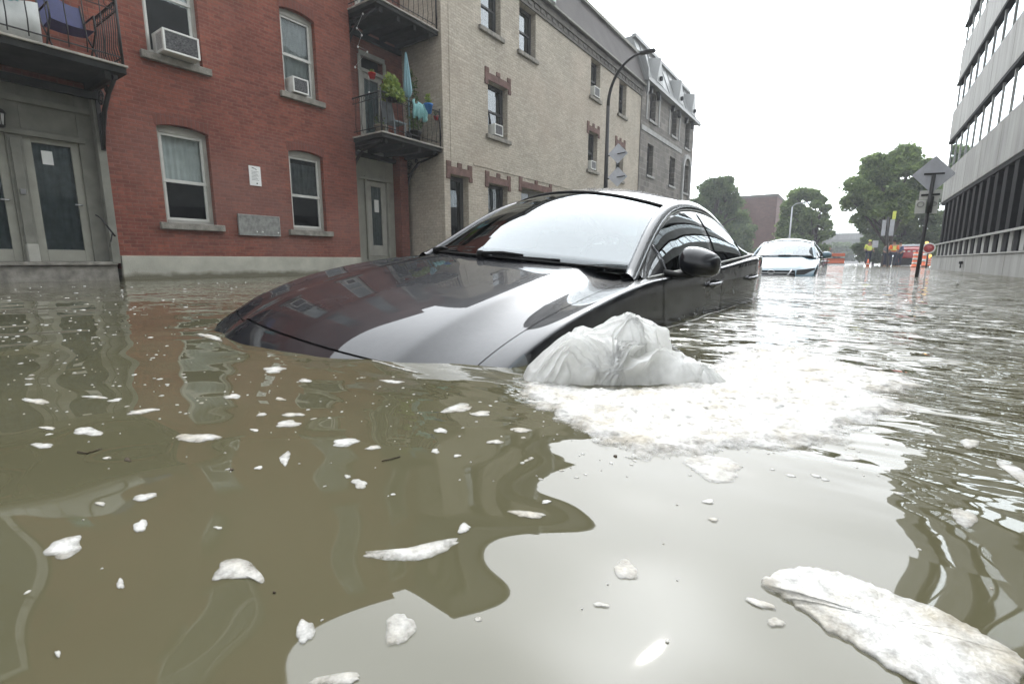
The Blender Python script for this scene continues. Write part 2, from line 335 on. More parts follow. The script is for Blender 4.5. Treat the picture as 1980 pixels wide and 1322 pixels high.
# the swell close by: wavelength, heading, slope, phase
_near = [[0.1689, 4.4746, 0.0085, 16.9709], [0.1174, 2.7841, 0.0063, 8.4006], [0.4333, -0.0797, 0.0146, 3.0537], [1.0534, -0.9596, 0.0184, 1.2288], [0.2188, 1.4405, 0.0172, 7.3192], [0.3115, 0.9671, 0.0235, 5.8207], [0.4221, 2.6218, 0.0158, 1.9352], [0.1708, 1.8828, 0.0233, 0.0807], [0.5344, 1.452, 0.0164, 9.8523]]
def wave(x, y):
    x = np.asarray(x, float); y = np.asarray(y, float); z = np.zeros_like(x + y)
    wx = x + .10 * np.sin(y * 3.1 + 1) + .06 * np.sin(x * 5.3 + y * 2); wy = y + .10 * np.sin(x * 2.7) + .05 * np.cos(y * 4.9)
    r = np.hypot(x, y)
    act = .5 + .75 / (1 + np.exp(-(x - .15 * y + .05) * 6))     # livelier to the right where the current of the street runs
    far_ = np.clip((r - 1.0) / 1.2, 0, 1); far_ = far_ * far_ * (3 - 2 * far_)
    for kx, ky, a, ph, lam in _w: z = z + a * np.sin(kx * wx + ky * wy + ph) * np.exp(-(r / (lam * 16)) ** 2)
    z = z * act * far_
    for lam, ang, sl_, ph in _near:
        k = 2 * math.pi / lam; z = z + sl_ / k * np.sin(k * (math.cos(ang) * x + math.sin(ang) * y) + ph) * np.exp(-(r / (lam * 16)) ** 2)
    return z
def onw(px, py):
    z_ = 0.
    for _ in range(5): p_ = onz(px, py, z_); z_ = float(wave(p_[0], p_[1]))
    return p_
def waves_mesh():
    nr, na = 470, 640
    r = np.concatenate([[.0], np.geomspace(.06, 420, nr)]); a = np.linspace(0, 2 * np.pi, na, endpoint=False)
    Rr, A = np.meshgrid(r[1:], a, indexing='ij'); X = Rr * np.sin(A); Y = Rr * np.cos(A); Z = wave(X, Y)
    co = np.vstack([[0, 0, 0], np.stack([X, Y, Z], -1).reshape(-1, 3)])
    i, j = np.meshgrid(np.arange(nr - 1), np.arange(na), indexing='ij'); j2 = (j + 1) % na
    q = np.stack([1 + i * na + j, 1 + i * na + j2, 1 + (i + 1) * na + j2, 1 + (i + 1) * na + j], -1).reshape(-1, 4)[:, ::-1]
    t = [(0, 1 + (k + 1) % na, 1 + k)[::-1] for k in range(na)]
    me = bpy.data.meshes.new('water'); nv = len(co); nq = len(q)
    me.from_pydata(co.tolist(), [], q.tolist() + t); me.polygons.foreach_set('use_smooth', [True] * len(me.polygons)); return me
wat = bpy.data.materials.new('flood_water'); wat.use_nodes = True
t = wat.node_tree; n = t.nodes; l = t.links; b = n['Principled BSDF']
b.inputs['Roughness'].default_value = .02; b.inputs['IOR'].default_value = 1.6; b.inputs['Specular IOR Level'].default_value = .5
g = n.new('ShaderNodeNewGeometry')
z = n.new('ShaderNodeTexNoise'); z.inputs['Scale'].default_value = 1.3; z.inputs['Detail'].default_value = 6; l.new(g.outputs['Position'], z.inputs['Vector'])
r = n.new('ShaderNodeValToRGB'); l.new(z.outputs['Fac'], r.inputs[0])
r.color_ramp.elements[0].position = .3; r.color_ramp.elements[0].color = (.084, .078, .044, 1); r.color_ramp.elements[1].position = .7; r.color_ramp.elements[1].color = (.104, .097, .057, 1)
l.new(r.outputs[0], b.inputs['Base Color'])
mp1 = n.new('ShaderNodeMapping'); mp1.inputs['Rotation'].default_value = (0, 0, R(25)); mp1.inputs['Scale'].default_value = (1.0, 2.2, 1); l.new(g.outputs['Position'], mp1.inputs[0])
n1 = n.new('ShaderNodeTexNoise'); n1.inputs['Scale'].default_value = 3.8; n1.inputs['Detail'].default_value = 2; l.new(mp1.outputs[0], n1.inputs['Vector'])
n2 = n.new('ShaderNodeTexNoise'); n2.inputs['Scale'].default_value = 1.1; n2.inputs['Detail'].default_value = 1; l.new(g.outputs['Position'], n2.inputs['Vector'])
sp = n.new('ShaderNodeSeparateXYZ'); l.new(g.outputs['Position'], sp.inputs[0])
# ripple strength: glassy by the camera, rougher where the current runs on the open (right) side
def nm(op, a, b2=None, clamp=False):
    q = n.new('ShaderNodeMath'); q.operation = op; q.use_clamp = clamp
    for i_, v_ in enumerate((a, b2)):
        if v_ is None: continue
        if isinstance(v_, (int, float)): q.inputs[i_].default_value = v_
        else: l.new(v_, q.inputs[i_])
    return q.outputs[0]
far = n.new('ShaderNodeMapRange'); l.new(sp.outputs['Y'], far.inputs[0]); far.inputs[1].default_value = .7; far.inputs[2].default_value = 3.0; far.inputs[3].default_value = .0; far.inputs[4].default_value = 1.0
side = n.new('ShaderNodeMapRange'); l.new(sp.outputs['X'], side.inputs[0]); side.inputs[1].default_value = -3.; side.inputs[2].default_value = -.3; side.inputs[3].default_value = .22; side.inputs[4].default_value = 1.0
st = nm('MULTIPLY', nm('MULTIPLY', far.outputs[0], side.outputs[0]), nm('ADD', nm('MULTIPLY', n2.outputs['Fac'], 1.2), .1))
hgt = nm('MULTIPLY', n1.outputs['Fac'], st)
bp = n.new('ShaderNodeBump'); bp.inputs['Strength'].default_value = 1; bp.inputs['Distance'].default_value = .13; l.new(hgt, bp.inputs['Height']); l.new(bp.outputs[0], b.inputs['Normal'])
me = waves_mesh(); me.materials.append(wat); o = link(bpy.data.objects.new('water', me)); tag(o, kind='structure')

# ground below the flood, rising slowly beyond it
gm = MB(); ys = [-40, 0, 30, 60, 90, 120, 300, 900]; zs = [-.62, -.62, -.55, -.3, .06, .3, .8, 2]
for i in range(len(ys) - 1):
    gm.add([(-900, ys[i], zs[i]), (900, ys[i], zs[i]), (900, ys[i + 1], zs[i + 1]), (-900, ys[i + 1], zs[i + 1])], [(0, 1, 2, 3)])
tag(gm.build('ground', M['ground']), kind='structure')
rm = MB()
for i in range(len(ys) - 1):
    rm.add([(-7.4, ys[i], zs[i] + .006), (1.6, ys[i], zs[i] + .006), (1.6, ys[i + 1], zs[i + 1] + .006), (-7.4, ys[i + 1], zs[i + 1] + .006)], [(0, 1, 2, 3)])
tag(rm.build('road', M['asphalt']), kind='structure')
pm = MB(); pm.box(-9.9, -7.4, -20, 44, -.6, -.42).box(1.62, 2.98, -20, 44, -.6, -.42)
tag(pm.build('pavement', M['concrete']), kind='structure')

# ------------------------------------------------------------------ facades
def wall_plane(mb, X, y0, y1, z0, z1, holes, depth, s=-1):
    """wall sheet at X with rectangular holes (y0,y1,z0,z1) whose jambs run `depth` in direction s"""
    ya = sorted({y0, y1, *[h[0] for h in holes], *[h[1] for h in holes]}); za = sorted({z0, z1, *[h[2] for h in holes], *[h[3] for h in holes]})
    ya = [q for q in ya if y0 <= q <= y1]; za = [q for q in za if z0 <= q <= z1]
    for i in range(len(ya) - 1):
        for j in range(len(za) - 1):
            cy = (ya[i] + ya[i + 1]) / 2; cz = (za[j] + za[j + 1]) / 2
            if any(h[0] < cy < h[1] and h[2] < cz < h[3] for h in holes): continue
            q = [(X, ya[i], za[j]), (X, ya[i + 1], za[j]), (X, ya[i + 1], za[j + 1]), (X, ya[i], za[j + 1])]
            mb.add(q, [(0, 1, 2, 3)] if s < 0 else [(3, 2, 1, 0)])
    D = X + s * depth
    for a, b_, c, d in holes:
        mb.add([(X, a, c), (X, b_, c), (X, b_, d), (X, a, d), (D, a, c), (D, b_, c), (D, b_, d), (D, a, d)],
               [(0, 1, 5, 4), (1, 2, 6, 5), (2, 3, 7, 6), (3, 0, 4, 7)])

def sash_window(bld, X, y0, y1, z0, z1, set_in=.12, fr=.07, frame='trim', rail=.5, arch=0., blind=(.5, 1.), cur='curtain', sill=True, sillmat='sill_stone', glassm='glass_clear', opened=False):
    f = MB(); xa = X - set_in - .08; xb = X - set_in
    f.box(xa, xb, y0, y0 + fr, z0, z1).box(xa, xb, y1 - fr, y1, z0, z1).box(xa, xb, y0 + fr, y1 - fr, z0, z0 + fr).box(xa, xb, y0 + fr, y1 - fr, z1 - fr - arch, z1 - arch * .15)
    w_ = f.build('window', M[frame], bld, bevel=.004)
    zr = z0 + (z1 - arch - z0) * rail
    s_ = MB(); e = .045; xc = xa + .012; xd = xb - .028
    s_.box(xc + .02, xd + .018, y0 + fr, y1 - fr, zr - .03, zr + .03)
    for yy in (y0 + fr, y1 - fr - e): s_.box(xc, xd, yy, yy + e, z0 + fr, zr - .03).box(xc + .02, xd + .01, yy, yy + e, zr + .03, z1 - fr - arch)
    s_.box(xc, xd, y0 + fr + e, y1 - fr - e, z0 + fr, z0 + fr + e).box(xc + .02, xd + .01, y0 + fr + e, y1 - fr - e, z1 - fr - arch - e, z1 - fr - arch)
    s_.build('sash', M['white_sash' if frame != 'dark_sash' else 'dark_sash'], w_)
    p = MB(); xm = xa + .03
    p.add([(xm, y0 + fr, z0 + fr), (xm, y1 - fr, z0 + fr), (xm, y1 - fr, z1 - fr - arch), (xm, y0 + fr, z1 - fr - arch)], [(0, 1, 2, 3)])
    p.build('pane', M[glassm], w_)
    if blind:
        c = MB(); za = z0 + fr + (z1 - z0 - 2 * fr - arch) * blind[0]; zb = z0 + fr + (z1 - z0 - 2 * fr - arch) * blind[1]
        nn = 40; yy = np.linspace(y0 + fr * .5, y1 - fr * .5, nn); xx = xa - .05 + .012 * np.sin(np.arange(nn) * 1.3) + .006 * np.sin(np.arange(nn) * 3.1)
        c.grid(np.array([[(xx[i], yy[i], za), (xx[i], yy[i], zb)] for i in range(nn)])); c.build('curtain', M[cur], w_)
    if sill:
        q = MB(); q.box(X - set_in, X + .09, y0 - .13, y1 + .13, z0 - .13, z0); q.build('sill', M[sillmat], w_, bevel=.012)
    return w_

def arch_fill(mb, X, y0, y1, zt, rise, depth=.12):
    """brick above a segmental arch, filling the top of a rectangular hole"""
    n_ = 14; pts = [(y0, zt), (y1, zt)]; c = (y0 + y1) / 2; h = (y1 - y0) / 2
    pts += [(c + h * math.cos(math.pi * 0) * (1 - 2 * i / n_), zt - .004 - rise * ((1 - 2 * i / n_) ** 2)) for i in range(n_ + 1)]
    mb.prism(pts, X - depth, X, 'x')

# ---- red brick apartment building -------------------------------------------------
XR = -11.11
rb = thing('brick_building', 'red brick apartment building with pale foundation and balconies, left edge of the photo', 'building', (XR, 3, 0))
wins = [(4.17, 5.09, 1.09, 2.97), (6.83, 7.75, 1.09, 2.97), (4.17, 5.12, 4.17, 6.1), (6.86, 7.74, 4.19, 6.06)]
wm_ = MB(); holes = list(wins) + [(4.17, 5.12, 7.3, 9.2), (6.86, 7.74, 7.3, 9.2)]
wall_plane(wm_, XR, 3.345, 8.75, .44, 10.2, holes, .3)
for h in holes: arch_fill(wm_, XR, h[0], h[1], h[3], .075)
# returns, upper wall over the left entrance, porch back walls
wm_.add([(XR, 8.75, .2), (XR - .45, 8.75, .2), (XR - .45, 8.75, 10.2), (XR, 8.75, 10.2)], [(0, 1, 2, 3)])
wm_.add([(XR, 3.345, .2), (XR - .4, 3.345, .2), (XR - .4, 3.345, 3.2), (XR, 3.345, 3.2)], [(3, 2, 1, 0)])
wall_plane(wm_, XR - .006, -6, 3.343, 3.2, 10.2, [(.55, 1.55, 3.5, 5.8)], .3)
XP = XR - .45
wall_plane(wm_, XP, 8.75, 12.0, 3.4, 10.2, [(9.42, 10.2, 3.55, 5.95), (9.42, 10.2, 6.75, 9.1)], .2)
wm_.box(XR - 6, XR - .8, -6, 10.9, .1, 10.2)
wm_.build('wall', M['red_brick'], rb, fixn=False)
for h in holes:
    am = MB()
    c = (h[0] + h[1]) / 2; hh = (h[1] - h[0]) / 2 + .02; n_ = 12; lo = []; hi = []
    for i in range(n_ + 1):
        q = -1 + 2 * i / n_; z_ = h[3] - .075 * q * q; lo.append((c + hh * q, z_)); hi.append((c + (hh + .03) * q, z_ + .2))
    am.prism(lo + hi[::-1], XR - .01, XR + .005, 'x'); am.build('arch_course', M['arch_brick'], rb)
fm = MB(); fm.box(XR - .4, XR + .035, 3.36, 8.74, -.7, .44); fm.build('foundation', M['foundation'], rb, bevel=.01)
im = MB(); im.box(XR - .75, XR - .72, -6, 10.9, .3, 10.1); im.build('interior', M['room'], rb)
sash_window(rb, XR, *wins[0], rail=.46, arch=.09, blind=(.45, 1.)); sash_window(rb, XR, *wins[1], rail=.46, arch=.09, blind=(.48, .92), cur='curtain_dark')
sash_window(rb, XR, *wins[2], rail=.62, arch=.09, blind=(.62, 1.)); sash_window(rb, XR, *wins[3], rail=.5, arch=.09, blind=(.05, 1.))
for h in holes[4:]: sash_window(rb, XR, *h, rail=.5, arch=.09)
# left entrance under the balcony: grey timber portal with two glazed doors
XD = XR - .22
pm = MB(); pm.box(XD - .1, XD + .02, -1.5, -.2, .3, 3.2)
for a, b_ in ((2.10, 2.30), (3.02, 3.345)): pm.box(XD - .1, XD + .06, a, b_, .3, 3.2)
pm.box(XD - .1, XD + .05, -.2, 2.10, 2.45, 3.2).box(XD - .1, XD + .05, 2.30, 3.02, 2.45, 3.2)
pm.box(XD + .03, XD + .10, 1.70, 3.1, 2.36, 2.45).box(XD + .06, XD + .12, -.2, 3.345, 2.86, 2.96)
pm.box(XR - .12, XR + .03, 3.22, 3.343, .3, 3.2)
pm.box(XD + .06, XD + .10, 2.14, 2.26, .6, 2.3)
pm.build('door_surround', M['trim_dark'], rb, bevel=.008)
stp = MB(); stp.box(XR - .35, XR + .02, -3, 3.30, .27, .33); stp.box(XR - .35, XR - .03, -3, 3.30, -.7, .262); stp.build('doorstep', M['sill_stone'], rb, bevel=.01)
cps = MB(); cps.box(XD + .06, XD + .2, 2.13, 2.27, .33, .62); cps.build('plinth_block', M['trim'], rb, bevel=.01)
def glazed_door(bld, X, y0, y1, z0, z1, paper=None, handle_y=None, m='door_grey', gm_='glass_clear', st=.14, kick=.28):
    d = MB(); d.box(X - .05, X, y0, y0 + st, z0, z1).box(X - .05, X, y1 - st, y1, z0, z1).box(X - .05, X, y0 + st, y1 - st, z1 - .14, z1).box(X - .05, X, y0 + st, y1 - st, z0, z0 + kick)
    dd = d.build('door', M[m], bld, bevel=.006)
    p = MB(); p.add([(X - .025, y0 + st, z0 + kick), (X - .025, y1 - st, z0 + kick), (X - .025, y1 - st, z1 - .14), (X - .025, y0 + st, z1 - .14)], [(0, 1, 2, 3)]); p.build('pane', M[gm_], dd)
    c = MB(); nn = 24; yy = np.linspace(y0 + st * .6, y1 - st * .6, nn); c.grid(np.array([[(X - .075 + .012 * math.sin(i * 1.7), yy[i], z0 + kick), (X - .075 + .012 * math.sin(i * 1.7), yy[i], z1 - .1)] for i in range(nn)])); c.build('curtain', M['bluegrey'], dd)
    if paper:
        q = MB(); q.box(X - .020, X - .014, *paper); q.build('paper_notice', M['paper'], dd)
    if handle_y is not None:
        k = MB(); zc = z0 + .98; k.tube([(X, handle_y, zc), (X + .06, handle_y, zc), (X + .06, handle_y + (.1 if handle_y < (y0 + y1) / 2 else -.1), zc)], .012); k.build('handle', M['steel'], dd)
    return dd
glazed_door(rb, XD + .01, 2.30, 3.02, .335, 2.42, paper=(2.52, 2.66, 1.95, 2.17), handle_y=2.95, st=.11, kick=.2)
glazed_door(rb, XD + .01, 1.36, 2.10, .335, 2.42, handle_y=2.03, st=.11, kick=.2)
mm = MB(); mm.box(XD + .10, XD + .13, 2.17, 2.23, 1.42, 1.5); mm.build('doorbell', M['steel'], rb)
hr = MB(); hr.tube([(XR - .02, 3.08, 1.15), (XR + .06, 3.12, 1.1), (XR + .12, 3.28, .78)], .014); hr.tube([(XR - .02, 3.22, .6), (XR + .1, 3.25, .85)], .01); hr.build('handrail', M['iron'], rb)
# porch between the red wall and the tan building
pq = MB(); pq.box(XP - .1, XP + .03, 8.75, 9.38, .1, 3.5).box(XP - .1, XP + .03, 10.12, 10.42, .1, 3.5).box(XP - .1, XP + .03, 9.38, 10.12, 2.62, 3.5)
pq.box(XP - .1, XP + .035, 9.38, 10.12, .1, .495); pq.box(XP + .03, XP + .09, 9.02, 9.08, .4, 2.7).box(XP + .03, XP + .09, 9.32, 9.38, .4, 2.72).box(XP + .03, XP + .1, 8.8, 10.3, 2.62, 2.7).box(XP + .03, XP + .09, 10.12, 10.2, .4, 2.62)
pq.build('porch_panelling', M['door_grey'], rb, bevel=.008)
glazed_door(rb, XP + .02, 9.40, 10.10, .5, 2.6, paper=(9.68, 9.84, 1.75, 2.1), m='trim', st=.17, kick=.3)
pk = MB(); pk.box(XP - .05, XP + .3, 10.44, 10.75, .1, 3.4); pk.build('brick_pier', M['red_brick'], rb)
bd = [glazed_door(rb, XP - .05, 9.42, 10.2, 3.6, 5.5, m='trim'), glazed_door(rb, XP - .05, 9.42, 10.2, 6.8, 8.8, m='trim')]
tm = MB()
for z_ in (5.5, 8.8): tm.box(XP - .08, XP + .03, 9.36, 10.26, z_, z_ + .08).box(XP - .08, XP + .03, 9.36, 10.26, z_ + .4, z_ + .52)
for z0_, z1_ in ((3.6, 5.9), (6.8, 9.2)): tm.box(XP, XP + .03, 9.32, 9.42, z0_, z1_).box(XP, XP + .03, 10.2, 10.3, z0_, z1_)
tm.build('door_casing', M['trim'], rb)
# balcony door and white panel on left balcony
glazed_door(rb, XR - .06, .6, 1.5, 3.55, 5.75, m='white_sash')

def balcony(y0, y1, zt, x0, x1, th=.13, posts=14, brackets=(), rail_h=.95, side=(True, True)):
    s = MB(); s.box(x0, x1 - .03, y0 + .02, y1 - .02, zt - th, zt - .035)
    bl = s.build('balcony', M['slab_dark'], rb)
    e = MB(); e.box(x0, x1 + .01, y0, y1, zt - .035, zt); e.build('deck_edge', M['slab_edge'], bl, bevel=.006)
    jn = MB()
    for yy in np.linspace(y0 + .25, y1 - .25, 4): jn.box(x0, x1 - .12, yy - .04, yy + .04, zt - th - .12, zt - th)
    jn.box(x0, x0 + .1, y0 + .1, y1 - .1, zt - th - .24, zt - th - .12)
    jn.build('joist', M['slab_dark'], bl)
    r_ = MB(); xf = x1 - .05
    def run(p, q, n_, curved=True):
        p, q = np.array(p), np.array(q); out = np.cross((q - p) / np.linalg.norm(q - p), [0, 0, 1]); 
        if np.dot(out, [1, 0, 0]) < -.1: out = -out
        r_.tube([p + [0, 0, rail_h], q + [0, 0, rail_h]], .018); r_.tube([p + [0, 0, .12], q + [0, 0, .12]], .012); r_.tube([p + [0, 0, rail_h - .14], q + [0, 0, rail_h - .14]], .010)
        for i in range(n_ + 1):
            b0 = p + (q - p) * i / n_; r_.tube([b0 + [0, 0, .06], b0 + out * .035 + [0, 0, .28], b0 + out * .01 + [0, 0, .55], b0 + [0, 0, rail_h - .02]], .0085, n=5)
        for i in range(n_):    # scroll rings under the rail
            c = p + (q - p) * (i + .5) / n_ + [0, 0, rail_h - .07]; d = (q - p) / np.linalg.norm(q - p)
            r_.tube([c + d * .05 * math.cos(a) + np.array([0, 0, .05 * math.sin(a)]) for a in np.linspace(0, 6.28, 9)], .006, n=4, cap=False)
    run((xf, y0 + .05, zt), (xf, y1 - .05, zt), posts)
    if side[0]: run((x0 + .05, y0 + .05, zt), (xf, y0 + .05, zt), max(3, int(posts * .5)))
    if side[1]: run((x0 + .05, y1 - .05, zt), (xf, y1 - .05, zt), max(3, int(posts * .5)))
    for yy in (y0 + .05, y1 - .05): r_.tube([(xf, yy, zt), (xf, yy, zt + rail_h + .08)], .022)
    r_.build('railing', M['iron'], bl)
    for yb in brackets:
        k = MB(); xw = x0 + .03; ztop = zt - th - .02
        def arc(cx, cz, r0, a0, a1, m_=14): return [(cx + r0 * math.cos(a), yb, cz + r0 * math.sin(a)) for a in np.linspace(a0, a1, m_)]
        k.box(xw - .03, xw + .03, yb - .03, yb + .03, ztop - 1.05, ztop); k.box(xw, x1 - .15, yb - .03, yb + .03, ztop - .06, ztop)
        k.tube([(xw + .02, yb, ztop - 1.02), (xw + .12, yb, ztop - .72), (xw + .30, yb, ztop - .42), (xw + .58, yb, ztop - .2), (x1 - .2, yb, ztop - .05)], [.03, .035, .04, .035, .03], flat=1)
        for cx, cz, rr in ((xw + .20, ztop - .22, .13), (xw + .12, ztop - .52, .085), (xw + .5, ztop - .13, .06), (xw + .09, ztop - .76, .055)):
            k.tube([(cx + rr * (1 - i / 40) * math.cos(i * .4), yb, cz + rr * (1 - i / 40) * math.sin(i * .4)) for i in range(30)], .016, n=5)
        k.build('bracket', M['iron'], bl)
    return bl
balcony(-1.5, 3.44, 3.47, XR, -9.97, posts=22, brackets=(3.30,))
balcony(8.69, 10.93, 3.57, XR - .4, -9.97, posts=12, brackets=(8.82, 10.85), side=(True, False))
balcony(8.72, 10.93, 6.66, XR - .4, -10.02, posts=12, brackets=(8.85,), side=(True, False))
# string of small white lights hanging off the upper balcony's corner
ls = MB(); pts = [(XR + .5, 8.8, 6.45), (XR + .22, 8.82, 6.2), (XR + .42, 8.8, 5.98), (XR + .25, 8.8, 5.75), (XR + .6, 8.8, 5.55), (XR + .1, 8.8, 5.3), (XR + .62, 8.8, 4.95), (XR + .6, 8.8, 4.6)]
ls.tube(pts, .003, n=4)
for p in pts: ls.lathe((p[0], p[1], p[2] - .02), [(.004, -.03), (.022, -.01), (.022, .012), (.004, .03)], 8)
solo('light_string', ls, M['paper'], 'string of small white light bulbs hanging below the upper balcony', 'light string')

# ---- things around the red building -------------------------------------------------
def ac_unit(X, y0, y1, z0, z1, out, back, label):
    t_ = thing('air_conditioner', label, 'air conditioner', (X, (y0 + y1) / 2, z0), 'window air conditioners')
    s = MB(); s.box(X - back, X + out - .02, y0, y1, z0, z1); s.build('housing', M['ac_white'], t_, bevel=.012)
    f = MB(); e = .035; xo = X + out
    f.box(xo - .018, xo + .008, y0, y0 + e, z0, z1).box(xo - .018, xo + .008, y1 - e, y1, z0, z1).box(xo - .018, xo + .008, y0 + e, y1 - e, z0, z0 + e).box(xo - .018, xo + .008, y0 + e, y1 - e, z1 - e, z1)
    f.build('front_frame', M['ac_white'], t_, bevel=.004)
    g_ = MB(); g_.box(xo - .016, xo - .008, y0 + e, y1 - e, z0 + e, z1 - e)
    for z_ in np.arange(z0 + e + .02, z1 - e, .03): g_.box(xo - .008, xo, y0 + e, y1 - e, z_, z_ + .008)
    g_.build('grille', M['ac_grille'], t_)
    v = MB()
    for x_ in np.arange(X + .02, X + out - .06, .035): v.box(x_, x_ + .012, y0 - .003, y0 + .002, z0 + .05, z1 - .05)
    if out > .12: v.build('side_louvres', M['ac_grille'], t_)
    return t_
ac_unit(XR, 4.33, 4.95, 4.19, 4.58, .30, .18, 'large white window air conditioner with leaf-littered grille in the upper red-wall window')
ac_unit(XR, 7.0, 7.4, 4.22, 4.56, .12, .2, 'white air conditioner in the curtained upper window of the red wall beside the balcony')
nb = thing('notice_board', 'white rectangular notice fixed to the red brick between the two ground-floor windows', 'sign', (XR, 5.99, 2.0))
q = MB(); q.box(XR + .004, XR + .018, 5.86, 6.12, 2.0, 2.42); q.build('board', M['paper'], nb, bevel=.003)
q = MB()
q.obox((XR + .0195, 5.955, 2.375), (.001, 0, 0), (0, .028, -.006), (0, 0, .008)).obox((XR + .0195, 6.01, 2.355), (.001, 0, 0), (0, .02, -.008), (0, 0, .007))
for i, z_ in enumerate(np.arange(2.12, 2.32, .03)): q.box(XR + .0185, XR + .0195, 5.91, 6.07 - (i % 3) * .02, z_, z_ + .006)
q.lathe((XR + .019, 6.02, 2.05), [(.001, -.012), (.016, -.004), (.016, .01), (.001, .018)], 8)
q.build('lettering', M['ink'], nb)
vp = thing('vent_panel', 'grey metal ribbed vent panel set low in the red brick wall', 'vent', (XR, 5.98, .9))
q = MB(); q.box(XR + .002, XR + .05, 5.52, 6.46, .91, 1.36); q.build('panel', M['metal_plate'], vp, bevel=.006)
q = MB(); q.box(XR + .05, XR + .062, 5.52, 5.545, .91, 1.36).box(XR + .05, XR + .062, 6.435, 6.46, .91, 1.36).box(XR + .05, XR + .062, 5.545, 6.435, 1.335, 1.36).box(XR + .05, XR + .062, 5.545, 6.435, .91, .93)
for yy in np.arange(5.57, 6.43, .032): q.box(XR + .05, XR + .056, yy, yy + .014, .935, 1.33)
q.build('ribs', M['metal_plate'], vp)
q = MB()
for yy in (5.9, 6.03, 6.4): q.lathe((XR + .058, yy, .99), [(.002, -.02), (.02, -.01), (.02, .01), (.002, .02)], 8)
q.build('cap', M['paper'], vp)
ln = thing('wall_lantern', 'small dark lantern above the grey glazed doors at the left', 'lamp', (XD + .05, 2.05, 2.5))
q = MB(); q.tube([(XD + .04, 2.05, 2.72), (XD + .14, 2.05, 2.78), (XD + .2, 2.05, 2.7)], .012).lathe((XD + .2, 2.05, 2.62), [(.09, 0), (.06, .05), (.01, .08)], 8).lathe((XD + .2, 2.05, 2.42), [(.03, -.02), (.05, 0), (.055, .02)], 8)
for a in range(4): q.tube([(XD + .2 + .045 * math.cos(a * 1.57), 2.05 + .045 * math.sin(a * 1.57), 2.43), (XD + .2 + .065 * math.cos(a * 1.57), 2.05 + .065 * math.sin(a * 1.57), 2.62)], .006, n=4)
q.build('frame', M['iron'], ln)
q = MB(); q.lathe((XD + .2, 2.05, 2.44), [(.035, 0), (.055, .17)], 8); q.build('globe', M['curtain'], ln)
# blue folding chair on the left balcony
ch = thing('folding_chair', 'dark blue chair standing on the left balcony behind iron railing', 'chair', (-10.35, 2.9, 3.47))
q = MB(); x0, y0, z0 = -10.35, 2.85, 3.47
q.grid(np.array([[(x0 - .22 + .44 * i / 6, y0 + .26 * (j - 3) / 3, z0 + .44 - .03 * math.cos((j - 3) * .5)) for j in range(7)] for i in range(7)])); q.build('seat', M['darkblue'], ch)
q = MB(); q.grid(np.array([[(x0 - .24 - .12 * i / 6, y0 + .26 * (j - 3) / 3, z0 + .46 + .48 * i / 6 + .03 * math.sin(j * .9) * (i / 6)) for j in range(7)] for i in range(7)])); q.build('backrest', M['darkblue'], ch)
for yy in (-.27, .27):
    q = MB(); q.tube([(x0 + .22, y0 + yy, z0), (x0 - .24, y0 + yy, z0 + .5), (x0 - .36, y0 + yy, z0 + .95)], .013); q.build('leg', M['iron'], ch)
    q = MB(); q.tube([(x0 - .25, y0 + yy, z0), (x0 + .22, y0 + yy, z0 + .45), (x0 + .2, y0 + yy, z0 + .66), (x0 - .27, y0 + yy, z0 + .66)], .013); q.build('leg', M['iron'], ch)
q = MB(); nn = 30; ys_ = np.linspace(.2, 2.45, nn); q.grid(np.array([[(-10.12 + .02 * math.sin(i * .9), ys_[i], 3.5), (-10.12 + .03 * math.sin(i * .9 + .6), ys_[i], 4.02 + .02 * math.sin(i * .7))] for i in range(nn)]))
so_ = solo('privacy_screen', q, M['curtain'], 'pale grey cloth screen along the inside of the left balcony railing', 'screen')
md = so_.modifiers.new('solid', 'SOLIDIFY'); md.thickness = .006
q = MB(); nn = 10; q.grid(np.array([[(-10.06 + .015 * math.sin(i * 1.3), 2.05 + .022 * i, 4.36), (-10.03 + .02 * math.sin(i * 1.3 + 1), 2.05 + .02 * i, 3.95 + .02 * math.sin(i))] for i in range(nn)]))
so_ = solo('towel', q, M['teal'], 'pale teal cloth hanging over the left balcony railing', 'cloth'); md = so_.modifiers.new('solid', 'SOLIDIFY'); md.thickness = .008

# things on the lower balcony of the porch
def leaves(mb, c, r, n_, size, droop=0., seed=1):
    g_ = np.random.default_rng(seed)
    for _ in range(n_):
        d = g_.normal(size=3); d /= np.linalg.norm(d); rr = g_.uniform(.25, 1) ** .6; p = np.array(c) + d * rr * np.array(r); p[2] -= droop * (rr * (d[0] ** 2 + d[1] ** 2))
        a = g_.normal(size=3); a /= np.linalg.norm(a); b_ = np.cross(a, g_.normal(size=3)); b_ /= np.linalg.norm(b_); s = size * g_.uniform(.6, 1.4)
        mb.add([p - a * s, p - b_ * s * .45, p + a * s, p + b_ * s * .45], [(0, 1, 2, 3)])
BZ = 3.57; BX = -9.97
def pot(c, r, h, m, name, label, cat, plant=None, lf=None):
    t_ = thing(name, label, cat, c)
    q = MB(); q.lathe(c, [(r * .7, 0), (r, h * .85), (r * 1.1, h * .86), (r * 1.1, h), (r * .9, h), (r * .85, h * .9)], 14); q.build('pot', m, t_)
    if plant:
        q = MB(); leaves(q, (c[0], c[1], c[2] + h + plant[2] * .8), plant, lf[0], lf[1], lf[2], int(abs(c[1] * 100))); q.build('foliage', lf[3], t_)
        q = MB(); [q.tube([(c[0], c[1], c[2] + h * .9), (c[0] + plant[0] * .3 * math.cos(a), c[1] + plant[1] * .3 * math.sin(a), c[2] + h + plant[2])], .006, n=4) for a in (0, 2, 4)]; q.build('stem', M['bark'], t_)
    return t_
p_ = onx(740, 200, BX - .05)
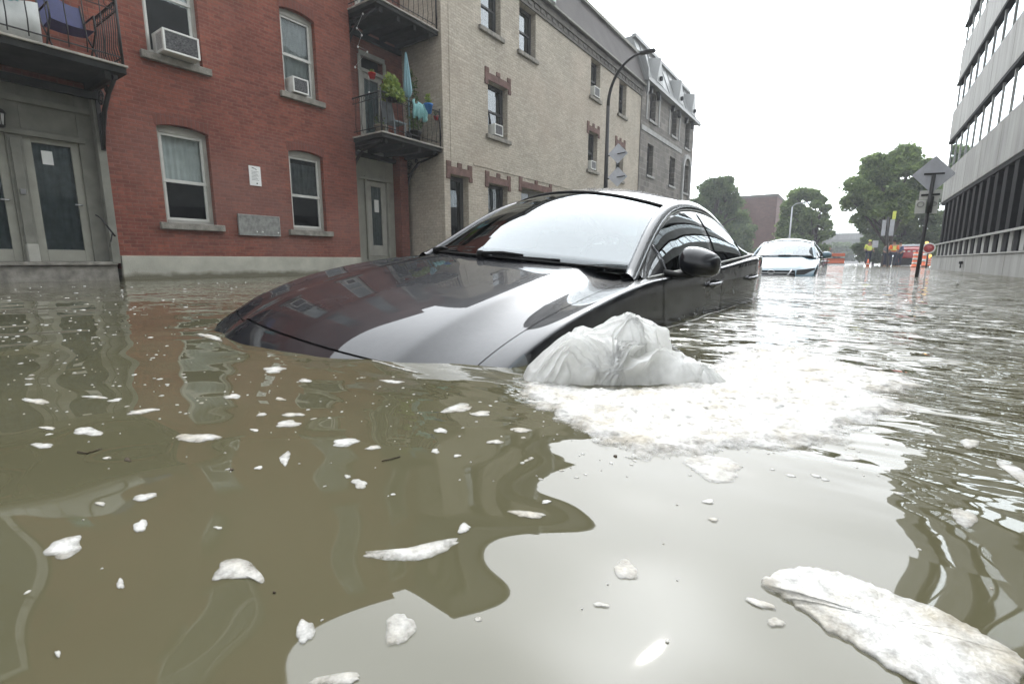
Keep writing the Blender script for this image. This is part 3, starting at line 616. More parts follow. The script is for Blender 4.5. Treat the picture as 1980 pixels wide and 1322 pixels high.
pot((BX - .12, 9.18, 4.38), .15, .2, M['iron'], 'hanging_planter', 'bushy yellow-green fern in a dark planter on the balcony railing', 'plant', (.28, .34, .26), (700, .075, .3, M['leaf_bright']))
pot((BX - .45, 8.84, 4.9), .09, .13, M['potred'], 'hanging_pot', 'small red flower pot hanging at the left corner of the balcony', 'pot', (.08, .08, .05), (40, .03, 0, M['leaf']))
pot((BX + .02, 10.35, 4.35), .12, .24, M['blue'], 'blue_planter', 'bright blue planter with a small yellow-green plant on the balcony rail', 'planter', (.1, .1, .16), (90, .04, 0, M['leaf_bright']))
pot((BX - .4, 8.98, BZ), .14, .24, M['clay'], 'clay_pot', 'pale clay pot on the balcony floor at its left corner', 'pot', (.15, .15, .15), (60, .04, 0, M['leaf_dark']))
pot((BX - .25, 10.1, BZ), .16, .3, M['iron'], 'dark_planter', 'dark planter of small leaves on the balcony floor beneath the closed parasol', 'planter', (.2, .25, .25), (160, .05, 0, M['leaf_dark']))
pot((BX - .7, 10.45, BZ), .2, .4, M['iron'], 'tall_planter', 'tall dark climbing plant in the right back corner of the balcony', 'plant', (.22, .22, 1.0), (420, .05, 0, M['leaf_dark']))
pot((BX - .12, 10.8, 4.3), .07, .1, M['potred'], 'flower_pot', 'tiny red pot with flowers on the balcony rail by the tan wall', 'pot', (.08, .08, .1), (50, .03, 0, M['leaf']))
# closed parasol
pa = thing('parasol', 'tall pale blue closed parasol leaning on the planted balcony', 'parasol', (BX - .3, 9.93, BZ))
c = (BX - .3, 9.95, BZ)
q = MB(); q.tube([(c[0], c[1], c[2]), (c[0], c[1] - .03, c[2] + 1.9), (c[0], c[1] - .06, c[2] + 2.2)], .02); q.build('pole', M['tealpale'], pa)
q = MB(); A = []
for i in range(14):
    t_ = i / 13; rr = .09 * (1 - t_) ** .8 + .015 if i > 1 else .05 + .03 * i
    A.append([(c[0] + rr * (1 + .3 * math.cos(a * 8)) * math.cos(a), c[1] - .03 - .04 * t_ + rr * (1 + .3 * math.cos(a * 8)) * math.sin(a), c[2] + 1.15 + 1.1 * t_) for a in np.linspace(0, 6.283, 33)])
q.grid(np.array(A)); q.build('canopy', M['tealpale'], pa)
q = MB(); q.lathe(c, [(.22, 0), (.22, .05), (.05, .08), (.03, .25)]); q.build('base', M['iron'], pa)
q = MB(); nn = 20; q.grid(np.array([[(BX - .02 + .05 * math.sin(i * 1.1) + .02 * (j % 3), 9.78 + .027 * i, 4.55 - .10 * j + .05 * math.sin(i * .8 + j)) for j in range(5)] for i in range(nn)]))
so_ = solo('crumpled_cloth', q, M['teal'], 'mint green crumpled cloth draped over the balcony railing beside the blue planter', 'cloth'); md = so_.modifiers.new('solid', 'SOLIDIFY'); md.thickness = .02
dc = thing('garden_chair', 'blue-grey garden chair on the planted balcony below the yellow-green fern', 'chair', (BX - .45, 9.5, BZ))
x0, y0, z0 = BX - .4, 9.5, BZ
q = MB(); q.box(x0 - .22, x0 + .22, y0 - .22, y0 + .22, z0 + .38, z0 + .42); q.build('seat', M['bluegrey'], dc, bevel=.01)
q = MB(); q.obox((x0, y0 - .26, z0 + .65), (.22, 0, 0), (0, .015, .0), (0, -.05, .25)); q.build('backrest', M['bluegrey'], dc, bevel=.01)
for dx in (-.19, .19):
    for dy in (-.19, .19): q = MB(); q.tube([(x0 + dx, y0 + dy, z0), (x0 + dx, y0 + dy, z0 + .38)], .015); q.build('leg', M['bluegrey'], dc)

# ---- tan brick building -------------------------------------------------
XB = -9.963
tb = thing('tan_brick_building', 'tan brick building with brown stepped lintels and dark mansard roof', 'building', (XB, 18, 0))
D3 = (7.42, 8.95); D2 = (4.36, 5.98)
h3 = [(12.75, 13.78, *D3), (14.85, 15.9, *D3), (20.4, 21.35, *D3), (23.5, 24.45, *D3)]
h2 = [(13.07, 14.16, *D2), (20.3, 21.25, *D2), (23.4, 24.35, *D2)]
h1 = [(11.2, 12.05, .1, 2.88), (13.05, 14.15, 1.2, 2.86), (15.0, 17.0, .6, 2.95), (20.2, 21.2, 1.2, 2.86), (23.3, 24.3, 1.2, 2.86)]
wl = MB(); wall_plane(wl, XB, 10.95, 26.5, -.7, 9.1, h3 + h2 + h1, .3)
wl.add([(XB, 10.95, -.7), (XB - 2.5, 10.95, -.7), (XB - 2.5, 10.95, 9.2), (XB, 10.95, 9.2)], [(0, 1, 2, 3)])
wl.box(XB - 8, XB - 1.0, 11.0, 26.5, -.6, 9.1)
wl.build('wall', M['beige_brick'], tb, fixn=False)
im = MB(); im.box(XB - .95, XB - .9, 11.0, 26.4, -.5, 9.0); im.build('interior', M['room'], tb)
for i, h in enumerate(h3): sash_window(tb, XB, *h, set_in=.2, frame='dark_sash', blind=[(.55, 1), (.5, 1), (0, 1), (.3, .8)][i], glassm='glass_office')
for i, h in enumerate(h2): sash_window(tb, XB, *h, set_in=.2, frame='dark_sash', blind=[(.3, .95), (.45, 1), (.2, .9)][i], glassm='glass_office')
for i in (1, 3, 4): sash_window(tb, XB, *h1[i], set_in=.2, frame='dark_sash', blind=(.4, 1), cur='curtain_dark')
glazed_door(tb, XB - .22, 11.2, 12.05, .2, 2.88, m='dark_sash', gm_='glass_dark')
glazed_door(tb, XB - .22, 15.0, 16.0, .6, 2.95, m='trim_dark', gm_='glass_dark'); glazed_door(tb, XB - .22, 16.0, 17.0, .6, 2.95, m='trim_dark', gm_='glass_dark')
def lintel(y0, y1, z):
    q = MB(); e = .26; c = (y0 + y1) / 2
    q.box(XB, XB + .03, y0 - .16, y1 + .16, z, z + .22)
    for a, b_ in ((y0 - .16, y0 + .04), (c - .1, c + .1), (y1 - .04, y1 + .16)): q.box(XB, XB + .034, a, b_, z + .22, z + .36)
    for a, b_ in ((y0 - .17, y0 - .005), (y1 + .005, y1 + .17)): q.box(XB, XB + .036, a, b_, z - .14, z)
    q.build('lintel', M['brown_stone'], tb, bevel=.008)
for h in h2 + h1: lintel(h[0], h[1], h[3])
# band course, cornice, mansard
q = MB(); q.box(XB, XB + .02, 12.3, 26.5, 3.30, 3.36); q.box(XB, XB + .012, 11.25, 11.28, 3.3, 8.9); q.build('band_course', M['beige_brick'], tb)
q = MB(); q.box(XB - .3, XB + .05, 10.95, 26.52, 8.96, 9.2).box(XB - .3, XB + .12, 10.93, 26.54, 9.2, 9.42)
for yy in np.arange(11.1, 26.4, .42): q.box(XB + .05, XB + .075, yy, yy + .26, 9.06, 9.2)
q.build('cornice', M['cornice'], tb)
q = MB(); q.prism([(XB + .22, 9.42), (XB + .24, 9.52), (XB - .35, 11.05), (XB - .3, 11.15), (XB - 7.5, 11.2), (XB - 7.5, 9.42)], 10.9, 26.55, 'y'); rf = q.build('roof', M['mansard'], tb)
q = MB(); q.box(XB - .45, XB - .24, 10.88, 26.57, 11.1, 11.24); q.box(XB + .18, XB + .28, 10.88, 26.57, 9.43, 9.5); q.build('flashing', M['trim_dark'], rf)
q = MB()      # curved metal fin that divides the mansard
q.prism([(XB - .3, 11.3), (XB + .1, 11.05), (XB + .32, 10.3), (XB + .36, 9.5), (XB + .26, 9.42), (XB - .35, 10.9)], 16.5, 16.7, 'y'); q.build('roof_fin', M['metal_roof'], rf); q = MB(); q.prism([(XB - .3, 11.3), (XB + .1, 11.05), (XB + .34, 10.3), (XB + .38, 9.2), (XB + .28, 9.0), (XB - .35, 10.9)], 26.5, 26.62, 'y')
q.build('roof_fin', M['metal_roof'], rf)
ac_unit(XB, 13.3, 13.75, 4.39, 4.73, .1, .3, 'white air conditioner in the second-floor tan-wall window nearest the balcony')
ac_unit(XB, 20.55, 21.1, 7.45, 7.85, .12, .3, 'white air conditioner in the third-floor tan-wall window beside the street lamp')
ac_unit(XB, 20.45, 20.95, 4.39, 4.75, .1, .3, 'white air conditioner in the second-floor tan-wall window beside the street lamp')

# ---- grey stone building -------------------------------------------------
gb = thing('grey_stone_building', 'grey stone building with pale metal mansard and small gabled dormers', 'building', (XB, 31, 0))
g3 = [(27.8, 28.75, 8.1, 9.6), (31.8, 32.8, 8.1, 9.6), (34.8, 35.9, 7.9, 9.6)]; g2 = [(27.7, 28.7, 5.15, 6.85), (31.8, 32.9, 5.1, 6.85), (34.8, 36.0, 5.0, 6.85)]
g1 = [(27.7, 28.7, 1.6, 3.6), (31.8, 32.9, 1.6, 3.6), (34.8, 36.0, .2, 3.2)]
wl = MB(); wall_plane(wl, XB + .03, 26.5, 36.9, -.7, 9.8, g3 + g2 + g1, .35)
wl.add([(XB + .03, 36.9, -.7), (XB - 8, 36.9, -.7), (XB - 8, 36.9, 9.8), (XB + .03, 36.9, 9.8)], [(0, 1, 2, 3)]); wl.box(XB - 8, XB - 1, 26.56, 36.85, -.6, 9.7)
wl.add([(XB + .03, 26.5, 9.1), (XB - 8, 26.5, 9.1), (XB - 8, 26.5, 9.8), (XB + .03, 26.5, 9.8)], [(0, 1, 2, 3)])
wl.build('wall', M['stone_block'], gb, fixn=False)
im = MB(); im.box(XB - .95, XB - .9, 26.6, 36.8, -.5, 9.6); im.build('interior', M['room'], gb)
for h in g3 + g2 + g1: sash_window(gb, XB + .03, *h, set_in=.25, frame='dark_sash', blind=None, sillmat='concrete')
q = MB()
for h in g3:      # hood moulds
    c = (h[0] + h[1]) / 2; hh = (h[1] - h[0]) / 2 + .16
    lo = [(c + hh * math.cos(a), h[3] - .25 + .5 * math.sin(a)) for a in np.linspace(0, math.pi, 12)]; hi = [(c + (hh + .14) * math.cos(a), h[3] - .25 + .66 * math.sin(a)) for a in np.linspace(0, math.pi, 12)]
    q.prism(lo + hi[::-1], XB + .03, XB + .22, 'x')
q.build('hood_mould', M['dark_sash'], gb)
q = MB()
for h in g3[:2]: q.box(XB + .035, XB + .075, h[1] + .5, h[1] + .65, h[2] - .1, h[3] - .2).box(XB + .035, XB + .075, h[0] - .6, h[0] - .45, h[2] - .1, h[3] - .2)
q.box(XB + .03, XB + .07, 26.6, 34.1, 7.35, 7.6)
h = g2[2]; c = (h[0] + h[1]) / 2
for s_, e_ in ((-1, 0), (1, 0)): q.box(XB + .03, XB + .16, c + s_ * .85 - .1, c + s_ * .85 + .1, .0, 6.6)
lo = [(c + .75 * math.cos(a), 6.5 + .75 * math.sin(a)) for a in np.linspace(0, math.pi, 14)]; hi = [(c + .98 * math.cos(a), 6.5 + 1.0 * math.sin(a)) for a in np.linspace(0, math.pi, 14)]
q.prism(lo + hi[::-1], XB + .03, XB + .17, 'x'); q.build('stone_trim', M['concrete_light'], gb)
q = MB(); q.prism([(XB + .34, 9.75), (XB + .38, 9.95), (XB + .18, 10.0), (XB - .55, 11.9), (XB - .5, 12.05), (XB - 8, 12.1), (XB - 8, 9.75)], 26.45, 37.1, 'y'); rf = q.build('roof', M['metal_roof'], gb)
q = MB(); q.box(XB - .62, XB - .4, 26.4, 37.15, 11.95, 12.12).box(XB + .24, XB + .42, 26.4, 37.2, 9.7, 9.84)
for yy in np.arange(27.2, 37, 1.2): q.obox((XB - .185, yy, 11.0), (.36, 0, -.94), (0, .012, 0), (.02, 0, .007))
q.build('seam_rib', M['metal_roof'], rf)
for h in g3:
    c = (h[0] + h[1]) / 2; d = MB()
    xx0, xx1 = XB - .5, XB + .38
    d.add([(xx1, c - .55, 9.98), (xx1, c + .55, 9.98), (xx1, c, 11.35), (xx0 - .2, c, 11.5), (xx0 + .6, c - .62, 9.98), (xx0 + .6, c + .62, 9.98)], [(0, 1, 2), (0, 2, 3, 4), (1, 5, 3, 2)])
    dm = d.build('dormer', M['metal_roof'], gb); k = MB(); k.tube([(xx1 - .02, c, 10.25), (xx1 + .12, c, 10.25)], .12, 10); k.build('vent_cap', M['dark_metal'], dm)

# ---- office building on the right -------------------------------------------------
XO = 3.0; YE = 28.6; Y0 = -8
ob = thing('office_building', 'grey concrete office building with mirror window bands and dark ground-floor fins', 'building', (XO, YE, 0))
q = MB(); q.box(XO, XO + .5, Y0, YE + .5, -.7, .52); q.build('base_wall', M['concrete_light'], ob, bevel=.01)
q = MB(); q.box(XO + .0, XO + .3, Y0, YE, 2.84, 4.10).box(XO + .3, XO + 9, YE - .25, YE, 2.84, 4.1); q.build('spandrel', M['concrete'], ob, bevel=.02)
q = MB(); q.box(XO - .03, XO + .3, Y0, YE - .1, 5.34, 6.54).box(XO + .3, XO + 9, YE - .35, YE - .1, 5.34, 6.54).box(XO - .03, XO + .3, Y0, YE - .35, 7.66, 8.9).box(XO - .03, XO + .3, Y0, YE - .6, 9.9, 11.2); q.build('spandrel', M['concrete_light'], ob, bevel=.02)
q = MB()
for z_ in (5.34, 7.66, 9.9): q.box(XO - .034, XO + .3, Y0, YE - .1, z_ - .11, z_ - .002)
q.box(XO + .02, XO + .3, Y0, YE, 2.72, 2.838); q.build('dark_trim', M['dark_metal'], ob)  # dark metal strips along the underside of the concrete bands
q = MB()
for a, b_ in ((4.1, 5.23), (6.54, 7.55), (8.9, 9.79)): q.add([(XO + .06, Y0, a), (XO + .06, YE - .2, a), (XO + .06, YE - .2, b_), (XO + .06, Y0, b_)], [(0, 1, 2, 3)]).add([(XO + .06, YE - .2, a), (XO + 9, YE - .2, a), (XO + 9, YE - .2, b_), (XO + .06, YE - .2, b_)], [(0, 1, 2, 3)])
q.build('window_band', M['glass_mirror'], ob)
yy = YE - .3; i = 0
while yy > Y0:
    for a, b_ in ((4.1, 5.23), (6.54, 7.55), (8.9, 9.79)): q = MB(); q.box(XO + .03, XO + .075, yy - (.025 if i % 2 == 0 else .012), yy + (.025 if i % 2 == 0 else .012), a, b_); q.build('mullion', M['metal_plate'], ob)
    yy -= 1.235; i += 1
q = MB()
for a, b_ in ((4.1, 5.23), (6.54, 7.55), (8.9, 9.79)):
    for j, y_ in enumerate(np.arange(Y0, YE - 1, 1.235)): q.box(XO + .16, XO + .17, y_ + .01, y_ + 1.225, a + .02, b_)
q.build('blind', M['curtain'], ob)
for y_ in np.arange(YE - 2.47, 10, -2.47):
    for a, b_, xo_ in ((2.85, 4.09, 0.), (5.35, 6.53, -.03), (7.67, 8.89, -.03), (.0, .515, 0.)): q = MB(); q.box(XO + xo_ - .003, XO + xo_ + .02, y_ - .008, y_ + .008, a, b_); q.build('panel_joint', M['trim_dark'], ob)
# glazed colonnade
for y_ in np.arange(14.9 - 5, YE, .985):
    q = MB(); q.box(XO + .05, XO + .32, y_ - .19, y_ + .19, .52, 2.72); q.build('fin', M['dark_metal'], ob, bevel=.01)
q = MB(); q.add([(XO + .36, Y0, .52), (XO + .36, YE, .52), (XO + .36, YE, 2.75), (XO + .36, Y0, 2.75)], [(0, 1, 2, 3)]).add([(XO + .36, YE - .02, .52), (XO + 9, YE - .02, .52), (XO + 9, YE - .02, 2.75), (XO + .36, YE - .02, 2.75)], [(0, 1, 2, 3)]); q.build('ground_floor_glazing', M['glass_dark'], ob)
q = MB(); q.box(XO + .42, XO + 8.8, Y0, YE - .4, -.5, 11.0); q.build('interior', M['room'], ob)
q = MB(); q.box(XO - .02, XO + .04, Y0, YE, 1.03, 1.085).box(XO - .025, XO + .05, Y0, YE, .525, .56)
q.build('guard_rail', M['metal_plate'], ob)
for y_ in np.arange(15.39 - 5, YE, .985):
    q = MB(); q.box(XO + .06, XO + .12, y_ - .17, y_ + .17, .57, 1.03); q.build('guard_panel', M['concrete'], ob)
q = MB(); q.box(XO, XO + 8.9, Y0, YE - .62, 11.2, 11.4); q.build('roof', M['concrete'], ob)
q = MB(); q.tube([(XO - .05, 21.4, .25), (XO - .05, 21.4, .34)], .05, 8).tube([(XO - .05, 21.4, .12), (XO - .05, 21.4, .25)], .02, 8)
solo('hose_valve', q, M['dark_metal'], 'small dark valve on the office building base just above the water', 'valve')

# ------------------------------------------------------------------ cars
def bspl(P, u):
    P = np.asarray(P, float); P = np.concatenate([[2 * P[0] - P[1]], P, [2 * P[-1] - P[-2]]]); n_ = len(P) - 2
    u = np.clip(np.asarray(u, float), 0, n_ - 1 - 1e-9); i = np.floor(u).astype(int); t = (u - i)
    sh = (-1,) + (1,) * (P.ndim - 1); t = t.reshape(sh)
    return ((1 - t) ** 3 * P[i] + (3 * t ** 3 - 6 * t ** 2 + 4) * P[i + 1] + (-3 * t ** 3 + 3 * t ** 2 + 3 * t + 1) * P[i + 2] + t ** 3 * P[i + 3]) / 6
SY = [-.12, -.07, .0, .10, .28, .58, .9, 1.2, 1.5, 1.62, 2.0, 2.4, 2.75, 3.1, 3.45, 3.75, 4.05, 4.3, 4.5, 4.56, 4.58]
def ip(y, xs, vs): return float(np.interp(y, xs, vs))
def body_ctrl():
    G = []
    for y in SY:
        W = ip(y, [-.12, .1, .4, .8, 1.3, 2.0, 2.8, 3.5, 3.9, 4.3, 4.58], [.84, .875, .89, .905, .885, .875, .885, .915, .905, .86, .80])
        zt = ip(y, [-.12, -.07, 0, .1, .28, .58, .9, 1.2, 1.5, 4.05, 4.3, 4.5, 4.56, 4.58], [.38, .52, .635, .695, .785, .868, .928, .982, 1.015, 1.07, 1.075, 1.05, .9, .6])
        zb = ip(y, [-.12, -.07, 0, .1, .28, .58, .9, 1.2, 1.5, 2.0, 2.75, 3.45, 4.05, 4.3, 4.5, 4.56, 4.58], [.36, .50, .615, .665, .745, .825, .878, .915, .938, .95, .965, 1.01, 1.03, 1.02, .99, .85, .58])
        zs = zb - ip(y, [0, .6, 1.5, 3., 4.58], [.04, .07, .10, .12, .08])
        zsh = min(.72, zs - .04) if y > .05 else zs - .03
        cab = 1.5 < y < 4.0
        zv = (zb + zt) / 2 - .012; 
        row = [(W * .94, .22), (W * .985, min(.42, zsh - .1)), (W * .985, min(.60, zsh - .03)), (W, zsh), (W * .985, zs), (W * .972, zb - .006), (W * .958, zb + .004), (W * .86, zb - .006),
               (W * .70, zb + (zt - zb) * .08 - .016), (W * .585, zb + (zt - zb) * .52), (W * .565, zb + (zt - zb) * .70), (W * .27, zt - .006), (0, zt)]
        f = max(0, 1 - max(y - .1, 0) / 1.25) ** 2; fr_ = max(0, (y - 3.9) / .68) ** 2 if y > 3.9 else 0
        G.append([(x, y + .24 * x * x * f - .22 * x * x * fr_, z_) for x, z_ in row])
    return np.array(G)
BC = body_ctrl()
def bsurf(u, v):
    A = bspl(BC, u)                      # (nu, m, 3)
    B_ = bspl(np.swapaxes(A, 0, 1), v)   # (nv, nu, 3)
    return np.swapaxes(B_, 0, 1)
def ustat(y): return float(np.interp(y, SY, range(len(SY))))

def sedan(label, pm_, loc, rot, name='sedan', res=1., grille=False, ztop=1., cat='car', group=None, body_glass='glass_tint'):
    root = thing(name, label, cat, loc, group)
    root.rotation_euler = rot
    PM = M[pm_]
    def bld(mb, nm_, m, parent=root, **k): return mb.build(nm_, m, parent, off=(0, 0, 0), **k)
    NV = 12
    def patch(ya, yb, va, vb, s, nu=None, nv=None, off=0.):
        nu = nu or max(4, int((yb - ya) * 34 * res) + 3); nv = nv or max(3, int((vb - va) * 6 * res) + 2)
        A = bsurf(np.linspace(ustat(ya), ustat(yb), nu), np.linspace(va, vb, nv)); A = A.copy(); A[..., 0] *= s
        if off:
            du = np.gradient(A, axis=0); dv = np.gradient(A, axis=1); nn_ = np.cross(du, dv); nn_ /= np.linalg.norm(nn_, axis=-1, keepdims=True) + 1e-9
            sg = 1 if nn_[nu // 2, nv // 2] @ np.array([s * .5, -.2, 1]) > 0 else -1
            A = A + nn_ * sg * off
        return A
    def panel(nm_, ya, yb, va, vb, sides=(1, -1), m=PM, off=0., parent=root, join=False, e=.004):
        outs = []
        mb = MB()
        for s in sides:
            if not join: mb = MB()
            A = patch(ya + e, yb - e, va + .02, vb - (0 if vb >= 12 else .02), s, off=off); mb.grid(A)
            # turned-in edges so that the shut lines have depth
            if not join: outs.append(bld(mb, nm_, m, parent, fixn=True))
        if join:
            o_ = bld(mb, nm_, m, parent); wd = None
            bm = bmesh.new(); bm.from_mesh(o_.data); bmesh.ops.remove_doubles(bm, verts=bm.verts, dist=.0008); bmesh.ops.recalc_face_normals(bm, faces=bm.faces); bm.to_mesh(o_.data); bm.free(); outs.append(o_)
        return outs
    # dark inner shell seen only through the shut lines
    sh = MB()
    for s in (1, -1): sh.grid(patch(-.12, 4.58, 0, 12, s, nu=60, nv=40, off=-.012))
    bld(sh, 'inner_shell', M['rubber'])
    panel('hood', .10, 1.6, 7, 12, join=True); panel('front_bumper', -.12, .10, 0, 12, join=True)
    panel('fender', .10, 1.62, 0, 7); fd = panel('door', 1.62, 2.75, 0, 7.6); rd = panel('door', 2.75, 3.72, 0, 7.6)
    panel('rear_quarter', 3.72, 4.58, 0, 7.6); panel('boot_lid', 4.02, 4.58, 7.6, 12, join=True); panel('cowl', 1.6, 4.02, 7.6, 12, join=True, m=M['rubber'])
    for s in (1, -1):
        hl = MB(); hl.grid(patch(.0, .30, 3.4, 5.6, s, off=.003)); bld(hl, 'headlight', M['lamp_lens'])
    # greenhouse
    rail = np.array([(.735, 1.50, .945), (.70, 1.66, 1.03), (.645, 1.92, 1.185), (.600, 2.18, 1.31), (.575, 2.45, 1.375), (.565, 2.8, 1.395), (.565, 3.15, 1.375), (.58, 3.5, 1.29), (.61, 3.85, 1.16), (.66, 4.2, 1.04)])
    NR = 60; RC = bspl(rail, np.linspace(0, len(rail) - 1, NR))
    def belt(y): return np.array([ip(y, [1.5, 2, 2.8, 3.5, 4.2], [.785, .80, .81, .815, .77]), y, ip(y, [1.5, 2.0, 2.75, 3.45, 3.9, 4.2], [.935, .955, .975, 1.01, 1.03, 1.04])])
    def railp(y): return np.array([np.interp(y, RC[:, 1], RC[:, 0]), y, np.interp(y, RC[:, 1], RC[:, 2])])
    def side(y, t, s, off=0.):
        b_, r_ = belt(y), railp(y); p = b_ + (r_ - b_) * t; p[0] += .035 * 4 * t * (1 - t) * min(1, (r_[2] - b_[2]) / .3) + off; p[0] *= s; return p
    def coons(c0, c1, d0, d1, nu=24, nv=24):
        u_ = np.linspace(0, 1, nu)[:, None, None]; v_ = np.linspace(0, 1, nv)[None, :, None]
        a, b_ = c0[:, None], c1[:, None]; c, d = d0[None], d1[None]
        return (1 - v_) * a + v_ * b_ + (1 - u_) * c + u_ * d - ((1 - u_) * (1 - v_) * c0[0] + u_ * (1 - v_) * c0[-1] + (1 - u_) * v_ * c1[0] + u_ * v_ * c1[-1])
    def qb(p, q, r_, n_=24):
        t = np.linspace(0, 1, n_)[:, None]; p, q, r_ = map(np.array, (p, q, r_)); q = 2 * q - .5 * (p + r_); return (1 - t) ** 2 * p + 2 * t * (1 - t) * q + t * t * r_
    nh = 24
    i0 = 1.56; i1 = 2.30; i2 = 3.32; i3 = 4.14
    def rseg(a, b_, s, inset=.0):
        o_ = np.array([railp(y) for y in np.linspace(a, b_, nh)]); o_[:, 0] = (o_[:, 0] - inset) * s; return o_
    cowl = qb((-.715, 1.58, .975), (0, 1.27, 1.0), (.715, 1.58, .975)); 
    A0, A1 = rseg(i0, i1, -1, .0), rseg(i0, i1, 1, .0)
    A0[0], A1[0] = cowl[0], cowl[-1]
    head = qb(A0[-1], (0, 2.16, 1.42), A1[-1]); rhead = qb(rseg(i2, i3, -1)[0], (0, 3.42, 1.425), rseg(i2, i3, 1)[0]); low = qb(rseg(i2, i3, -1)[-1], (0, 4.28, 1.08), rseg(i2, i3, 1)[-1])
    ws = coons(cowl, head, A0, A1); ws[..., 2] += .02 * np.sin(np.linspace(0, math.pi, nh))[:, None] * np.sin(np.linspace(0, math.pi, nh))[None]
    q = MB(); q.grid(ws); wso = bld(q, 'windshield', M['glass_car'])
    rfp = coons(head, rhead, rseg(i1, i2, -1), rseg(i1, i2, 1)); rfp[..., 2] += .018 * np.sin(np.linspace(0, math.pi, nh))[:, None] * np.sin(np.linspace(0, math.pi, nh))[None]
    q = MB(); q.grid(rfp); rfo = bld(q, 'roof', PM)
    bkp = coons(rhead, low, rseg(i2, i3, -1), rseg(i2, i3, 1)); q = MB(); q.grid(bkp); bld(q, 'rear_window', M['glass_car'])
    q = MB(); q.tube([tuple(p + np.array([0, -.004, .003])) for p in head], .009, 6); q.tube([tuple(p + np.array([0, -.01, .0])) for p in cowl], .007, 6); bld(q, 'seal', M['rubber'], wso)
    for s in (1, -1):
        # pillar and roof rail: one swept bow
        q = MB(); A = []
        for y in np.linspace(1.47, 4.22, 70):
            r_ = railp(y); r2 = railp(y + .01); t_ = (r2 - r_); t_ /= np.linalg.norm(t_); inn = np.array([-1., 0, 0]); nn_ = np.cross(t_, inn); nn_ /= np.linalg.norm(nn_); nn_ *= np.sign(nn_[2])
            wd = .038; ring = []
            for a in np.linspace(0, 2 * math.pi, 13):
                p = r_ + inn * (-.004 - wd * math.cos(a) * 1.0) + nn_ * (.022 * math.sin(a)) - np.array([0, 0, 0]); p = p + np.array([.0, 0, -.02]) * max(0, math.cos(a)); ring.append((p[0] * s, p[1], p[2]))
            A.append(ring)
        q.grid(np.array(A)); bld(q, 'pillar', PM)
        # door upper frame and glass
        q = MB(); ys_ = np.linspace(1.56, 4.14, 70); q.grid(np.array([[side(y, t, s) for t in np.linspace(-.03, .99, 8)] for y in ys_])); bld(q, 'window_frame', M['dark_paint'])
        for ya, yb in ((1.86, 2.68), (2.80, 3.46), (3.53, 3.84)):
            q = MB(); q.grid(np.array([[side(y, t, s, .006) for t in np.linspace(.06, .86, 10)] for y in np.linspace(ya, yb, 26)])); gl_ = bld(q, 'side_window', M[body_glass + '_side'])
        q = MB(); q.tube([tuple(side(y, .03, s, .008)) for y in np.linspace(1.6, 3.95, 40)], .009, 6); q.tube([tuple(side(y, .90, s, .004)) for y in np.linspace(1.85, 3.95, 40)], .006, 5); bld(q, 'belt_trim', M['metal_plate'])
        q = MB(); q.tube([tuple(side(1.84, t, s, .008)) for t in np.linspace(.05, .9, 8)], .004, 5); bld(q, 'sail_post', M['dark_chrome'])
        # mirror
        if s == -1 and pm_ == 'black_paint': mir = False
        else: mir = True
        c = np.array([s * .965, 1.86, 1.03]); q = MB(); A = []
        for i, th in enumerate(np.linspace(0, math.pi, 13)):
            ring = []
            for a in np.linspace(0, 2 * math.pi, 25):
                x_ = c[0] + s * (-.098 * math.cos(th)); 
                ry = .055 * math.sin(th) ** .45 * (1.0 + (.7 if math.sin(a) < 0 else 0)) ; rz = .078 * math.sin(th) ** .5 * (1 - .12 * math.cos(th) * -1)
                ring.append((x_, c[1] + ry * math.sin(a) - .01 * math.cos(th), c[2] + rz * math.cos(a) + .012 * math.cos(th)))
            A.append(ring)
        q.grid(np.array(A)); mo = bld(q, 'mirror', PM) if mir else None
        q = MB(); q.tube([(s * .80, 1.80, .965), (s * .86, 1.84, .955), (s * .93, 1.87, .965), (s * .96, 1.87, .985)], [.03, .03, .032, .03], 10, flat=.6); mir and bld(q, 'mirror_arm', M['rubber'], mo)
        q = MB(); A = [[(c[0] + rr * .085 * math.cos(a), c[1] + .052, c[2] + rr * .065 * math.sin(a)) for a in np.linspace(0, 6.283, 21)] for rr in (0.01, 1)]; q.grid(np.array(A)); mir and bld(q, 'mirror_glass', M['steel'], mo)
        # handles
        for k_, yh in ((0, 2.56), (1, 3.52)):
            base_ = bsurf([ustat(yh)], [3.9])[0, 0]; nx = base_[0]; zc = .865
            # find surface x at that height
            vv = np.linspace(2.5, 6, 60); S_ = bsurf([ustat(yh)], vv)[0]; nx = float(np.interp(zc, S_[:, 2], S_[:, 0]))
            q = MB(); q.tube([(s * (nx - .005), yh - .11, zc), (s * (nx + .028), yh - .085, zc), (s * (nx + .036), yh, zc + .004), (s * (nx + .028), yh + .085, zc + .008), (s * (nx - .005), yh + .11, zc + .008)], [.012, .014, .014, .014, .012], 8); bld(q, 'handle', M['steel' if pm_ != 'black_paint' else 'dark_chrome'], (fd if k_ == 0 else rd)[0 if s == 1 else 1])
            q = MB(); A = [[(s * (nx + .003), yh + rr * .075 * math.cos(a), zc + rr * .028 * math.sin(a)) for a in np.linspace(0, 6.283, 17)] for rr in (.02, 1)]; q.grid(np.array(A)); bld(q, 'handle_recess', M['rubber'], (fd if k_ == 0 else rd)[0 if s == 1 else 1])
